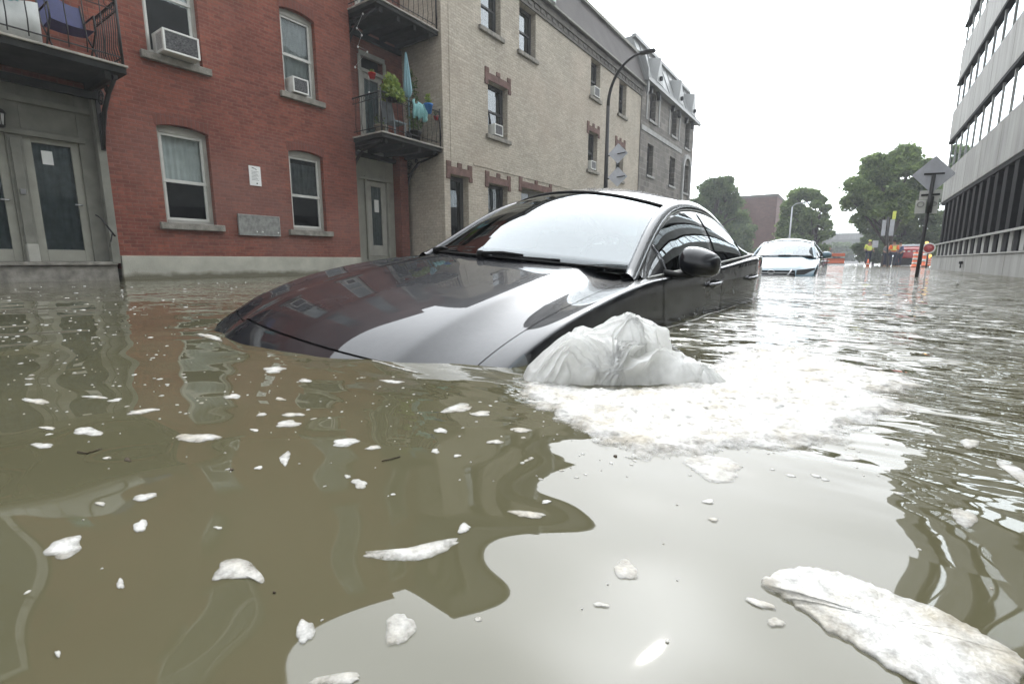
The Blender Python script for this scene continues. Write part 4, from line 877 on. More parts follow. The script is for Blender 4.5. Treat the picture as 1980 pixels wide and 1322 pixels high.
    # wipers
    for xa, xb in ((-.56, -.30), (-.02, .40)):
        q = MB(); pa_ = []
        def wsp(x_, k):
            i_ = int(round((x_ + .715) / 1.43 * (nh - 1))); i_ = max(0, min(nh - 1, i_)); return ws[i_, k]
        p0 = wsp(xa, 0) + [0, -.03, .012]; p1 = wsp((xa + xb) / 2, 0) + [0, 0, .022]; p2 = wsp(xb, 0) + [0, 0, .014]
        q.tube([p0, (p0 * .5 + p1 * .5) + [0, 0, .01], p1], [.014, .010, .007], 6); q.tube([wsp(xa + .06, 0) + [0, 0, .012], p1 + [0, 0, -.012], p2], .008, 6); q.lathe(p0, [(.022, -.02), (.022, .008), (.014, .018)], 10)
        bld(q, 'wiper', M['rubber'])
    # cabin: dashboard, seats, steering wheel
    q = MB(); q.grid(np.array([[(x_, 1.42 + .5 * t_ + .1 * x_ * x_, .96 - .02 * t_ - (.35 * max(0, t_ - .8) * 5)) for x_ in np.linspace(-.68, .68, 12)] for t_ in np.linspace(0, 1, 9)])); bld(q, 'dashboard', M['cabin'])
    for s in (-1, 1):
        q = MB(); q.obox((s * .36, 2.62, .85), (.24, 0, 0), (0, .06, .0), (0, .10, .30)); q.obox((s * .36, 2.73, 1.22), (.12, 0, 0), (0, .04, 0), (0, .02, .08)); bld(q, 'seat', M['cabin'], bevel=.03)
    q = MB(); q.tube([(-.0 + .36 + .18 * math.cos(a), 1.98 + .06 * math.sin(a), .98 + .17 * math.sin(a)) for a in np.linspace(0, 6.283, 24)], .014, 6, cap=False); q.tube([(.2, 1.98, .98), (.52, 1.98, .98)], .018, 6); bld(q, 'steering_wheel', M['rubber'])
    q = MB(); q.obox((0, 2.12, 1.335), (.11, 0, 0), (0, .015, 0), (0, 0, .03)); bld(q, 'rear_view_mirror', M['rubber'], bevel=.01)
    if grille:
        q = MB()
        for k_ in range(4):
            z_ = .60 - .06 * k_; q.tube([(x_, -.12 + .32 * x_ * x_ - .02 * k_, z_) for x_ in np.linspace(-.46, .46, 15)], .012, 6)
        for s in (1, -1): q.tube([(s * .42, -.06, .68), (s * .34, -.10, .55), (s * .26, -.11, .44)], .018, 6)
        bld(q, 'grille_bar', M['steel'])
        q = MB(); q.grid(np.array([[(x_, -.112 + .30 * x_ * x_, z_) for z_ in (.42, .52, .62, .66)] for x_ in np.linspace(-.48, .48, 15)])); bld(q, 'grille', M['rubber'])
        q = MB(); q.tube([(.07 * math.cos(a), -.135, .62 + .045 * math.sin(a)) for a in np.linspace(0, 6.283, 20)], .009, 5, cap=False); bld(q, 'badge', M['steel'])
        for s in (1, -1):
            q = MB(); q.grid(np.array([[(s * (.50 + .34 * t_), -.10 + .36 * (.5 + .34 * t_) ** 2 + .02 * t_ + .12 * t_ * t_, .56 + .02 * t_ + (.11 + .03 * t_) * v_) for v_ in np.linspace(0, 1, 4)] for t_ in np.linspace(0, 1, 10)])); bld(q, 'headlight', M['lamp_lens'])
    return root
M['glass_tint_side'] = M['glass_tint']
M['dark_chrome'] = mat('dark_chrome', (.25, .25, .26), .2, .5, .8)
M['cabin'] = mat('cabin', (.04, .042, .042), .7, .3, var=.2)

CAR_YAW = R(-2.8)
black = sedan('glossy black sedan nose-down in the flood, water over its bumper', 'black_paint', (-1.83, .96, -.655), (R(1.25), R(4.6), CAR_YAW))
black.scale = (1.03, 1.0, 1.0)
silver = sedan('pale blue-silver sedan standing in the flood behind the black sedan', 'silver_paint', (-1.50, 12.9, -.53), (0, 0, R(-1)), res=.5, grille=True)
darkc = sedan('small dark car far down the street beside orange barriers', 'dark_paint', (-9.2 + 2.6, 74, -.2), (0, 0, R(60)), res=.25)
p = ony(1628, 512, 66)
darkc.location = (p[0], 66, -.2); darkc.rotation_euler = (0, 0, R(70))

# ------------------------------------------------------------------ street lamp and signs
def diamond(c, s, nx, m, nm_, parent, rt_=.0):
    q = MB(); d = np.array(nx, float); d /= np.linalg.norm(d); u = np.cross([0, 0, 1], d); c = np.array(c)
    k = .03
    pts = []
    for i in range(4):
        a = i * math.pi / 2
        for e in (-k, k): b_ = a + e * 1.0; pts.append(c + (u * math.cos(b_) + np.array([0, 0, 1]) * math.sin(b_)) * s * (1 - .02))
    n_ = len(pts); q.add([p_ - d * .003 for p_ in pts] + [p_ + d * .003 for p_ in pts], [tuple(range(n_)), tuple(range(2 * n_ - 1, n_ - 1, -1))] + [(i, (i + 1) % n_, n_ + (i + 1) % n_, n_ + i) for i in range(n_)])
    return q.build(nm_, m, parent)
YL = 17.0; pl = ony(1171, 364, YL); XL = pl[0]
lamp = thing('street_lamp', 'tall dark street lamp with curved arm in front of the tan brick building', 'street lamp', (XL, YL, -.5))
top = ony(1175, 205, YL)[2]; hd = ony(1248, 101, YL)
q = MB(); q.tube([(XL, YL, -.5), (XL, YL, 3), (XL, YL, top)], [.085, .075, .06], 12).lathe((XL, YL, -.5), [(.16, 0), (.16, .25), (.1, .3)]); q.build('pole', M['iron'], lamp)
q = MB(); pts = [(XL, YL, top - .05)]
for a in np.linspace(0, 1, 14)[1:]: pts.append((XL + (hd[0] - .12 - XL) * (1 - math.cos(a * math.pi / 2)) , YL, top + (hd[2] - top) * math.sin(a * math.pi / 2)))
q.tube(pts, [.06 - .025 * i / 13 for i in range(14)], 10); q.build('arm', M['iron'], lamp)
q = MB(); q.lathe((0, 0, 0), [(.01, 0)]) if False else None
q.obox((hd[0] + .08, YL, hd[2] - .01), (.26, 0, 0), (0, .10, 0), (0, 0, .045)); q.build('lamp_head', M['iron'], lamp, bevel=.03)
for pz in ((1195, 297), (1194, 342)):
    c = ony(*pz, YL - .1); sg = thing('diamond_sign', 'grey back of a diamond road sign clamped to the street lamp, ' + ('upper of the two' if pz[1] < 320 else 'lower of the two'), 'road sign', tuple(c), 'diamond signs on the street lamp')
    diamond(c, .34, (.25, -1, 0), M['sign_back'], 'sign_plate', sg)
    q = MB(); q.tube([(XL, YL - .02, c[2] - .03), (c[0] + .3, YL - .15, c[2] + .0)], .02, 6); q.build('bracket', M['iron'], sg)

YS = 14.0; ps = ony(1772, 535, YS)
post = thing('sign_post', 'leaning dark sign post standing in the flood before the office building', 'sign post', (ps[0], YS, -.6))
tp = ony(1806, 338, YS)
q = MB(); q.tube([(ps[0] - .05, YS, -.6), (ps[0], YS, 0), tuple(tp)], .035, 10); mid = ony(1797, 400, YS); q.tube([tuple(mid - (tp - ps) * .06), tuple(mid + (tp - ps) * .10)], .055, 10); q.build('pole', M['iron'], post)
sg = thing('warning_sign', 'large grey back of a diamond sign on top of the leaning post', 'road sign', tuple(ony(1806, 337, YS)))
c = ony(1806, 337, YS) + np.array([0, .05, 0]); diamond(c, .385, (.3, -1, 0), M['sign_back'], 'sign_plate', sg)
q = MB(); a_, b_ = ony(1787, 337, YS), ony(1827, 335, YS); q.tube([tuple(a_), tuple(b_)], .02, 6); q.build('bracket', M['iron'], sg)
def rect_sign(px0, px1, py0, py1, Y, name, label, m='sign_back', bar=True, ring=False, dy=.06, group=None):
    a_, b_ = ony(px0, py1, Y), ony(px1, py0, Y); x0, x1, z0, z1 = a_[0], b_[0], a_[2], b_[2]
    s_ = thing(name, label, 'road sign', ((x0 + x1) / 2, Y + dy, z0), group)
    q = MB(); q.box(x0, x1, Y + dy, Y + dy + .008, z0, z1); q.build('sign_plate', M[m], s_, bevel=.003)
    if bar: q = MB(); q.box(x0 + .03, x1 - .03, Y + dy - .02, Y + dy - .001, (z0 + z1) / 2 - .02, (z0 + z1) / 2 + .02); q.build('bracket', M['iron'], s_)
    if ring:
        q = MB(); cx, cz = (x0 + x1) / 2, z0 + (z1 - z0) * .68; rr = (x1 - x0) * .3
        q.tube([(cx + rr * math.cos(a), Y + dy - .006, cz + rr * math.sin(a)) for a in np.linspace(0, 6.283, 24)], .012, 5, cap=False); q.build('ring_mark', M['metal_plate'], s_)
    return s_
rect_sign(1777, 1823, 366, 386, YS, 'rectangular_sign', 'wide pale rectangular sign back just below the diamond sign', m='white_sash')
rect_sign(1768, 1792, 386, 413, YS, 'parking_sign', 'pale square parking sign left of the leaning post', m='white_sash', ring=True, bar=False, dy=.05)
rect_sign(1797, 1816, 384, 413, YS, 'parking_sign', 'pale square parking sign right of the leaning post', m='white_sash', ring=True, bar=False, dy=.05)
# farther signs beneath the right-hand tree
YF = 40.0; pf = ony(1717, 514, YF)
po = thing('sign_post', 'distant thin post carrying two pale sign panels beneath the large tree', 'sign post', (pf[0], YF, -.4))
tpf = ony(1717, 420, YF); q = MB(); q.tube([(pf[0], YF, -.4), tuple(tpf)], .05, 8); q.build('pole', M['iron'], po)
rect_sign(1703, 1715, 425, 456, YF, 'panel_sign', 'left pale vertical panel on the distant post beneath the tree', bar=False)
rect_sign(1718, 1731, 424, 456, YF, 'panel_sign', 'right pale vertical panel on the distant post beneath the tree', bar=False)
rect_sign(1725, 1734, 408, 424, YF + 2, 'green_sign', 'small yellow-green sign above the two distant pale panels', m='yellow_vest', bar=False)
rect_sign(1686, 1699, 465, 479, YF + 3, 'small_sign', 'small pale sign board behind the worker in the yellow-green vest', bar=False)

# ------------------------------------------------------------------ people and rescue scene down the street
def person(px, Y, pyf, h, label, top_m, leg_m, face=0., arms=((.12, -.05), (.12, .05)), helmet=None, stripes=False, bend=0.):
    f_ = ony(px, pyf, Y); root = thing('person', label, 'person', (f_[0], Y, f_[2])); s = h / 1.75
    def skin_mesh(nm_, V, E_, rad, m):
        me_ = bpy.data.meshes.new(nm_); me_.from_pydata([(Vector(v) * s) for v in V], E_, []); o_ = link(bpy.data.objects.new(nm_, me_)); o_.parent = root; o_.rotation_euler = (0, 0, face)
        o_.modifiers.new('skin', 'SKIN'); 
        for i_, r_ in enumerate(rad): me_.skin_vertices[0].data[i_].radius = (r_[0] * s, r_[1] * s) if isinstance(r_, tuple) else (r_ * s, r_ * s)
        me_.skin_vertices[0].data[0].use_root = True
        o_.modifiers.new('sub', 'SUBSURF').levels = 1; me_.materials.append(m); return o_
    b_ = bend
    V = [(0, 0, .95), (0, -.02 - b_ * .3, 1.2), (0, -b_ * .8, 1.42), (0, -b_, 1.52), (0, -b_ - .02, 1.64), (0, -b_ - .01, 1.72),
         (.10, 0, .9), (.11, .02, .5), (.11, .05, .08), (.12, -.08, .04), (-.10, 0, .9), (-.11, -.04, .5), (-.11, .03, .08), (-.12, -.1, .04),
         (.19, -b_ * .8, 1.40), (.25, -b_ * .7 + .03, 1.12), (.25 + arms[0][0] - .1, -b_ * .7 - .15, .95 + arms[0][1]), (-.19, -b_ * .8, 1.40), (-.25, -b_ * .7 + .03, 1.12), (-.25 - arms[1][0] + .1, -b_ * .7 - .15, .95 + arms[1][1])]
    E_ = [(0, 1), (1, 2), (2, 3), (3, 4), (4, 5), (0, 6), (6, 7), (7, 8), (8, 9), (0, 10), (10, 11), (11, 12), (12, 13), (2, 14), (14, 15), (15, 16), (2, 17), (17, 18), (18, 19)]
    rad = [(.14, .10), (.14, .10), (.14, .09), .055, (.08, .095), (.06, .07), .085, .06, .045, .035, .085, .06, .045, .035, .06, .045, .035, .06, .045, .035]
    body = skin_mesh('body', V, E_, rad, M['skin'])
    # clothing as children of the body thing
    skin_mesh('trousers', [V[0], V[6], V[7], V[8], V[10], V[11], V[12]], [(0, 1), (1, 2), (2, 3), (0, 4), (4, 5), (5, 6)], [(.17, .12), .10, .075, .062, .10, .075, .062], leg_m)
    skin_mesh('jacket', [(0, 0, .93), V[1], V[2], V[14], V[15], V[17], V[18]], [(0, 1), (1, 2), (2, 3), (3, 4), (2, 5), (5, 6)], [(.175, .13), (.17, .125), (.17, .11), .08, .062, .08, .062], top_m)
    q = MB(); k = helmet or M['hair']; q.lathe((0, 0, 0), [(.105, 0), (.108, .04), (.09, .09), (.04, .12)], 14); o_ = q.build('helmet' if helmet else 'hair', k, None, off=(0, 0, 0)); o_.parent = root; o_.location = Vector((0, -b_ - .01, 1.665)) * s; o_.scale = (s * .92,) * 3
    if stripes:
        q = MB(); q.lathe((0, -.02, 1.10), [(.18, 0), (.182, .01), (.182, .05), (.18, .06)], 20); o_ = q.build('reflective_band', M['yellow_tape'], None, off=(0, 0, 0)); o_.parent = root; o_.scale = (s, s * .74, s)
        q = MB(); q.box(-.09, .09, .10, .145, 1.15, 1.40); o_ = q.build('reflective_panel', M['yellow_tape'], None, off=(0, 0, 0)); o_.parent = root; o_.scale = (s, s, s); o_.rotation_euler = (0, 0, face)
    return root
person(1724, 42, 516, 1.75, 'worker in bright orange reflective vest with back turned beside the red vehicle', M['orange_vest'], M['navy'], face=math.pi + .2, stripes=True)
person(1711, 43, 515, 1.65, 'bystander in dark clothes left of the worker in orange', M['curtain_dark'], M['navy'], face=.8)
person(1736, 43.5, 516, 1.72, 'person in blue shirt right of the worker in orange', M['shirt_blue'], M['navy'], face=-1.0)
person(1677, 45, 512, 1.8, 'worker in yellow-green top beneath the tree left of the group', M['yellow_vest'], M['navy'], face=.3, helmet=M['yellow_vest'])
person(1602, 62, 507, 1.7, 'far figure in dark clothes beside the pale sedan', M['curtain_dark'], M['navy'], face=.3)

def cone(px, py, Y, h, label, name='traffic_cone', group=None):
    f_ = ony(px, py, Y); c = (f_[0], Y, f_[2]); t_ = thing(name, label, 'traffic cone', c, group)
    q = MB(); q.lathe(c, [(h * .2, .04), (h * .055, h)], 14); q.build('cone', M['orange'], t_)
    q = MB(); q.box(c[0] - h * .28, c[0] + h * .28, c[1] - h * .28, c[1] + h * .28, c[2], c[2] + .04); q.build('base', M['orange'], t_)
    q = MB(); q.lathe(c, [(h * .155 + .004, h * .35), (h * .115 + .004, h * .55)], 14); q.build('band', M['paper'], t_)
cone(1677, 517, 41, .55, 'low orange traffic cone on wet ground below the sign under the tree')
def barrel(px, py, Y, h, r_, label, light=True):
    f_ = ony(px, py, Y); c = (f_[0], Y, f_[2]); t_ = thing('traffic_barrel', label, 'traffic barrel', c)
    q = MB(); q.lathe(c, [(r_ * 1.25, 0), (r_ * 1.25, .05), (r_, .06), (r_ * .96, h * .35), (r_ * .9, h * .36), (r_ * .88, h * .65), (r_ * .82, h * .66), (r_ * .78, h)], 16); q.build('drum', M['orange'], t_)
    q = MB()
    for k in (.2, .48, .76): q.lathe(c, [(r_ * (1.0 - k * .2) + .006, h * k), (r_ * (1 - k * .2) + .002, h * (k + .12))], 16)
    q.build('band', M['paper'], t_)
    if light: q = MB(); q.tube([(c[0], c[1] - .03, c[2] + h + .12), (c[0], c[1] + .03, c[2] + h + .12)], .09, 12); q.tube([(c[0], c[1], c[2] + h), (c[0], c[1], c[2] + h + .06)], .03, 6); q.build('warning_lamp', M['amber'], t_)
barrel(1768, 516, 37, .85, .15, 'orange and white barrel in front of the red vehicle', light=False)
barrel(1795, 514, 34, .4, .15, 'orange barrel with amber lamp against the office building corner')
barrel(1786, 514, 40, 1.3, .12, 'tall orange drum with raised amber lamp beside the dark post')
for i, (px, lab) in enumerate(((1607, 'left'), (1616, 'middle'), (1625, 'right'))):
    f_ = ony(px, 508, 60); x, z = f_[0], f_[2] - .05; t_ = thing('barrier', f'{lab} one of three orange barriers in the distance beside the small dark car', 'barrier', (x, 60, z), 'orange barriers far down the street')
    q = MB(); q.prism([(-.25 + 60, z), (.25 + 60, z), (.1 + 60, z + .35), (.08 + 60, z + 1.0), (-.08 + 60, z + 1.0), (-.1 + 60, z + .35)], x - .32, x + .32, 'x'); q.build('panel', M['orange'], t_, bevel=.02)
    q = MB(); q.box(x - .33, x + .33, 59.85, 60.0, z + .5, z + .7); q.build('band', M['paper'], t_)

# red van: sloping red bonnet and cab, dark open front, round red door mirror panel
def red_vehicle():
    f_ = ony(1764, 514, 47); x, y, z = f_[0], 47, f_[2] - .15
    r_ = thing('red_van', 'red van with white bonnet stripes parked nose-out beside the office building', 'van', (x, y, z))
    W = 1.05
    q = MB(); prof = [(0, .75), (.02, 1.3), (.2, 1.45), (1.2, 1.56), (1.6, 1.78), (3.8, 1.8), (4.2, 1.6), (4.25, .45), (.1, .45)]
    sec = np.linspace(-1, 1, 9)
    A = [[(x + W * k * (1 - .08 * abs(k)), y + p0 + .25 * k * k * (1 if p0 < 1.2 else .2), z + p1 - .12 * k ** 4) for k in sec] for p0, p1 in prof]
    q.grid(np.array(A))
    for k in (0, -1): q.add([A[i][k] for i in range(len(prof))], [tuple(range(len(prof)))])
    q.build('body', M['red_paint'], r_)
    q = MB(); q.grid(np.array([[(x + W * k * .84, y + p0 + .25 * k * k * .6 - .012, z + p1 - .06 * k ** 4 + .014) for k in sec] for p0, p1 in ((1.25, 1.60), (1.42, 1.70), (1.58, 1.77))])); q.build('windshield', M['glass_dark'], r_)
    q = MB(); q.box(x - .8, x + .8, y - .02, y + .25, z + .2, z + .72); q.build('bumper', M['rubber'], r_, bevel=.04)
    for s in (-1, 1):
        q = MB(); q.obox((x + s * .78, y + .12, z + .9), (.16, 0, 0), (0, .06, .03), (0, -.02, .07)); q.build('headlight', M['lamp_lens'], r_, bevel=.02)
        for yy in (.9, 3.3):
            q = MB(); q.tube([(x + s * .82, y + yy, z + .36), (x + s * 1.04, y + yy, z + .36)], .36, 20); w_ = q.build('wheel', M['rubber'], r_); q = MB(); q.tube([(x + s * 1.04, y + yy, z + .36), (x + s * 1.05, y + yy, z + .36)], .2, 14); q.build('rim', M['steel'], w_)
        q = MB(); q.obox((x + s * 1.16, y + 1.0, z + 1.35), (.10, 0, 0), (0, .05, 0), (0, 0, .13)); q.build('mirror', M['red_paint'], r_, bevel=.03)
    q = MB()
    for k in range(5): q.obox((x - .6 + .3 * k, y + .02 + .02 * abs(k - 2), z + 1.22), (.08, 0, 0), (0, .02, 0), (0, 0, .05))
    q.build('bonnet_stripe', M['paper'], r_)
red_vehicle()
f_ = ony(1796, 480, 33); sgn = thing('round_sign', 'round red sign with pale rim by the corner of the office building', 'road sign', tuple(f_))
q = MB(); q.tube([(f_[0], 33, f_[2]), (f_[0], 33.03, f_[2])], .24, 24); q.build('disc', M['red_paint'], sgn); q = MB(); q.tube([(f_[0] + .24 * math.cos(a), 33 - .005, f_[2] + .24 * math.sin(a)) for a in np.linspace(0, 6.283, 28)], .03, 6, cap=False); q.build('rim', M['paper'], sgn)
q = MB(); q.tube([(f_[0], 33.05, -.5), (f_[0], 33.05, f_[2])], .04, 8); q.build('post', M['iron'], sgn)

# ------------------------------------------------------------------ trees
def tree(px0, px1, pyt, Y, label, seed, mats=('leaf', 'bark'), nleaf=9000, trunk_px=None, crown_low=None, size=.28, zb=0., group='trees at the end of the street'):
    g_ = np.random.default_rng(seed)
    a_ = ony(px0, pyt, Y); b_ = ony(px1, pyt, Y); x0, x1, zt = a_[0], b_[0], a_[2]; cx = (x0 + x1) / 2 if trunk_px is None else ony(trunk_px, 500, Y)[0]; w_ = (x1 - x0) / 2; xm = (x0 + x1) / 2
    zl = crown_low if crown_low is not None else zt * .28
    t_ = thing('tree', label, 'tree', (cx, Y, zb - .4), group)
    q = MB(); h = zt - zb; q.tube([(cx, Y, zb - .4), (cx + .1, Y, zb + h * .2), (cx - .1, Y + .1, zb + h * .45), (cx + .1, Y, zb + h * .7)], [h * .035, h * .028, h * .02, h * .008], 10)
    lobes = []
    for k in range(80):
        a = g_.uniform(0, 6.28); rr = g_.uniform(.0, .85) ** .5 * 1.02; zz = g_.uniform(0, 1) ** .85
        rad = math.sqrt(max(.05, 1 - (max(0, zz - .35) / .65) ** 2 * .8))
        c = np.array([xm + w_ * rr * rad * math.cos(a), Y + w_ * .8 * rr * rad * math.sin(a), zl + (zt - zl) * (.08 + .84 * zz)])
        lobes.append((c, g_.uniform(.07, .22) * w_))
        if k % 2 == 0: s_ = np.array([cx, Y, zb + h * g_.uniform(.15, .5)]); m_ = (s_ + c) / 2 + [0, 0, h * .04]; q.tube([s_, m_, c], [h * .014, h * .009, h * .003], 6)
    q.build('trunk', M[mats[1]], t_)
    V = []; Fc = []
    for i in range(nleaf):
        c, r_ = lobes[int(g_.integers(len(lobes)))]; d = g_.normal(size=3); d /= np.linalg.norm(d); p_ = c + d * r_ * (g_.uniform(.2, 1.0) ** .6 + abs(g_.normal()) * .26) * np.array([1, 1, .8])
        u = g_.normal(size=3); u /= np.linalg.norm(u); v = np.cross(u, g_.normal(size=3)); v /= np.linalg.norm(v); s = size * g_.uniform(.5, 1.3)
        k = len(V); V += [p_ - u * s, p_ - v * s * .55 + u * s * .1, p_ + u * s, p_ + v * s * .55 - u * s * .1]; Fc.append((k, k + 1, k + 2, k + 3))
    q = MB(); q.v = [tuple(v_) for v_ in V]; q.f = Fc; q.sm = [False] * len(Fc); q.build('crown', M[mats[0]], t_, fixn=False)
tree(1330, 1452, 334, 58, 'broad dark green tree directly behind the grey stone building', 3, ('leaf_dark', 'bark'), 30000, size=.17, crown_low=.2)
tree(1330, 1470, 405, 66, 'lower tree mostly hidden behind the black sedan roof and stone building', 31, ('leaf_dark', 'bark'), 16000, size=.22, crown_low=.1)
tree(1500, 1622, 364, 56, 'rounded light-topped tree in the middle of the street end', 5, ('leaf', 'bark'), 28000, trunk_px=1572, crown_low=.8, size=.16)
tree(1634, 1842, 290, 47, 'largest spreading tree beside the office building', 8, ('leaf', 'bark'), 42000, trunk_px=1712, crown_low=2.6, size=.155)
tree(1668, 1850, 345, 55, 'dark tree filling the gap behind the largest tree', 12, ('leaf_dark', 'bark'), 34000, crown_low=.1, size=.2)
tree(1660, 1730, 445, 62, 'small dense dark tree below the largest tree', 14, ('leaf_dark', 'bark'), 12000, crown_low=.1, size=.22)
tree(1590, 1665, 470, 130, 'far hazy tree row in front of the overpass', 17, ('leaf_dark', 'bark'), 4000, crown_low=.5, size=.6, zb=.3)

# background buildings
f0, f1 = ony(1436, 384, 78), ony(1503, 384, 78)
bb = thing('brown_brick_block', 'plain brown brick block between the two trees at the street end', 'building', (f0[0], 78, 0))
q = MB(); q.box(f0[0] - 6, f1[0], 78, 92, -.4, f0[2]); q.build('wall', M['far_brick'], bb)
q = MB(); q.box(f0[0] - 6.1, f1[0] + .1, 77.9, 92, f0[2], f0[2] + .35); q.build('roof', M['cornice'], bb)
for k in range(0):
    for r_ in range(2): q = MB(); q.box(f0[0] + .9 + 1.9 * k, f0[0] + 2.0 + 1.9 * k, 77.96, 78.02, 2 + 3.4 * r_, 3.9 + 3.4 * r_); q.build('window', M['dark_metal'], bb)
f0, f1 = ony(1590, 456, 150), ony(1700, 456, 150)
ov = thing('overpass', 'long low grey overpass closing the far end of the street', 'overpass', ((f0[0] + f1[0]) / 2, 150, 0))
q = MB(); q.box(f0[0] - 30, f1[0] + 30, 150, 158, f0[2] - 3.0, f0[2]); q.build('deck', M['far_wall'], ov)
q = MB(); q.box(f0[0] - 30, f1[0] + 30, 149.8, 150, f0[2] - 1.0, f0[2] + .5); q.build('parapet', M['concrete'], ov)
for k in range(8): q = MB(); q.box(f0[0] - 28 + 9 * k, f0[0] - 26.6 + 9 * k, 151, 157, 0, f0[2] - 3.0); q.build('pier', M['far_wall'], ov)
lp2 = ony(1532, 400, 50); sl2 = thing('street_lamp', 'thin pale lamp post in front of the middle tree', 'street lamp', (lp2[0], 50, -.4))
q = MB(); q.tube([(lp2[0], 50, -.4), (lp2[0], 50, lp2[2])], [.09, .05], 8); q.build('pole', M['sign_back'], sl2)
q = MB(); q.tube([(lp2[0], 50, lp2[2]), (lp2[0] + .25, 50, lp2[2] + .25), (lp2[0] + .7, 50, lp2[2] + .3)], .035, 6).obox((lp2[0] + .9, 50, lp2[2] + .3), (.25, 0, 0), (0, .1, 0), (0, 0, .05)); q.build('lamp_head', M['sign_back'], sl2)

# ------------------------------------------------------------------ plastic bag
fh = np.array([-math.sin(YAW), math.cos(YAW), 0.])
bagm = bpy.data.materials.new('plastic_film'); bagm.use_nodes = True; t = bagm.node_tree; n = t.nodes; l = t.links; b = n['Principled BSDF']
b.inputs['Base Color'].default_value = (.97, .97, .95, 1); b.inputs['Roughness'].default_value = .2; b.inputs['Coat Weight'].default_value = .4; b.inputs['Coat Roughness'].default_value = .12
g = n.new('ShaderNodeNewGeometry'); mpp = n.new('ShaderNodeMapping'); mpp.inputs['Scale'].default_value = (1, 1, .45); l.new(g.outputs['Position'], mpp.inputs[0])
z = n.new('ShaderNodeTexNoise'); z.inputs['Scale'].default_value = 24; z.inputs['Detail'].default_value = 7; z.inputs['Distortion'].default_value = 1.8; l.new(mpp.outputs[0], z.inputs['Vector'])
bp = n.new('ShaderNodeBump'); bp.inputs['Strength'].default_value = .6; bp.inputs['Distance'].default_value = .006; l.new(z.outputs['Fac'], bp.inputs['Height']); l.new(bp.outputs[0], b.inputs['Normal'])
tl = n.new('ShaderNodeBsdfTranslucent'); tl.inputs[0].default_value = (.99, .99, .98, 1); l.new(bp.outputs[0], tl.inputs[1])
tp_ = n.new('ShaderNodeBsdfTransparent'); tp_.inputs[0].default_value = (.9, .9, .88, 1)
m1 = n.new('ShaderNodeMixShader'); m1.inputs[0].default_value = .5; l.new(b.outputs[0], m1.inputs[1]); l.new(tl.outputs[0], m1.inputs[2])
z2 = n.new('ShaderNodeTexNoise'); z2.inputs['Scale'].default_value = 9; z2.inputs['Detail'].default_value = 4; l.new(g.outputs['Position'], z2.inputs['Vector'])
rr = n.new('ShaderNodeMapRange'); l.new(z2.outputs['Fac'], rr.inputs[0]); rr.inputs[1].default_value = .42; rr.inputs[2].default_value = .62; rr.inputs[3].default_value = .0; rr.inputs[4].default_value = .3
m2 = n.new('ShaderNodeMixShader'); l.new(rr.outputs[0], m2.inputs[0]); l.new(m1.outputs[0], m2.inputs[1]); l.new(tp_.outputs[0], m2.inputs[2])
l.new(m2.outputs[0], n['Material Output'].inputs[0])
bc = onz(1180, 735)     # where the bag rests on the water
bag = thing('plastic_bag', 'crumpled translucent white plastic bag floating against the black sedan', 'plastic bag', tuple(bc))
D0 = float(fh @ bc)
def at_depth(px, py, D): d = ray(px, py); return C0 + d * (D / (fh @ d))
def film(prof, base_px, v0, v1, vt, seed, amp, nu=300, nv=190, knot=(0, 0), tilt=0.):
    """a sheet of film thrown over trapped air: prof = (pixel x, pixel y of the ridge), v = depth behind bc"""
    us = []; hs = []
    for px, py in prof: p_ = at_depth(px, py, D0 + vt); us.append(float(rt @ (p_ - bc))); hs.append(max(0., float(p_[2])))
    A = np.zeros((nu, nv, 3)); U = np.linspace(us[0], us[-1], nu)
    for i, u in enumerate(U):
        H_ = float(np.interp(u, us, hs)); e = (i / (nu - 1)); wdt = math.sin(math.pi * min(max(e, .0), 1)) ** .35
        va = vt + (v0 - vt) * max(.12, wdt) + .012 * noise.noise(Vector((u * 30, seed, 0))); vb = vt + (v1 - vt) * max(.12, wdt)
        for j in range(nv):
            f = j / (nv - 1); v = va + (vb - va) * f
            x_ = (v - vt) / ((va - vt) if v < vt else (vb - vt)); base_ = max(0., 1 - abs(x_) ** 2.3) ** .62
            q_ = Vector((u * 11 + seed, v * 11, seed)); wx = noise.noise(q_) * .05; wy = noise.noise(q_ + Vector((5, 3, 1))) * .05
            ku, kv = u + wx - knot[0], v + wy - knot[1]; ang = math.atan2(kv, ku); rad = math.hypot(ku, kv)
            r1 = 1 - abs(noise.noise(Vector((math.cos(ang) * 5.0 + seed, math.sin(ang) * 5.0, rad * 4)))) * 2.4      # creases running out of the knot
            r2 = 1 - abs(noise.noise(Vector(((u + wx) * 15, (v + wy) * 13, seed + 7)))) * 2.2
            r3 = abs(noise.noise(Vector(((u + wx * 1.5) * 55, (v + wy) * 45, seed + 3))))
            cr = amp * (1.5 * max(r1, -.8) + .9 * max(r2, -.6) + .25 * r3) * min(1, H_ / .05) * min(1, base_ * 3 + .15)
            A[i, j] = bc + rt * (u + cr * .5) + fh * (v - cr * (.7 if v < vt else -.4)) + np.array([0, 0, H_ * base_ + cr * .55 - amp * .5 - .006])
    q = MB(); q.grid(A); return q
film([(1002, 757), (1008, 735), (1020, 700), (1050, 672), (1090, 648), (1130, 650), (1180, 655), (1230, 660), (1265, 672), (1300, 684), (1340, 700), (1385, 722), (1420, 748), (1430, 757)], 0, -.05, .16, .05, 3, .017, knot=(-.01, -.035)).build('bag', bagm, bag)
film([(1088, 700), (1092, 652), (1105, 634), (1120, 632), (1140, 636), (1165, 622), (1205, 607), (1232, 615), (1258, 628), (1275, 636), (1282, 652), (1290, 690)], 0, .02, .22, .13, 8, .016, nu=160, nv=110, knot=(.06, .12)).build('inflated_top', bagm, bag)
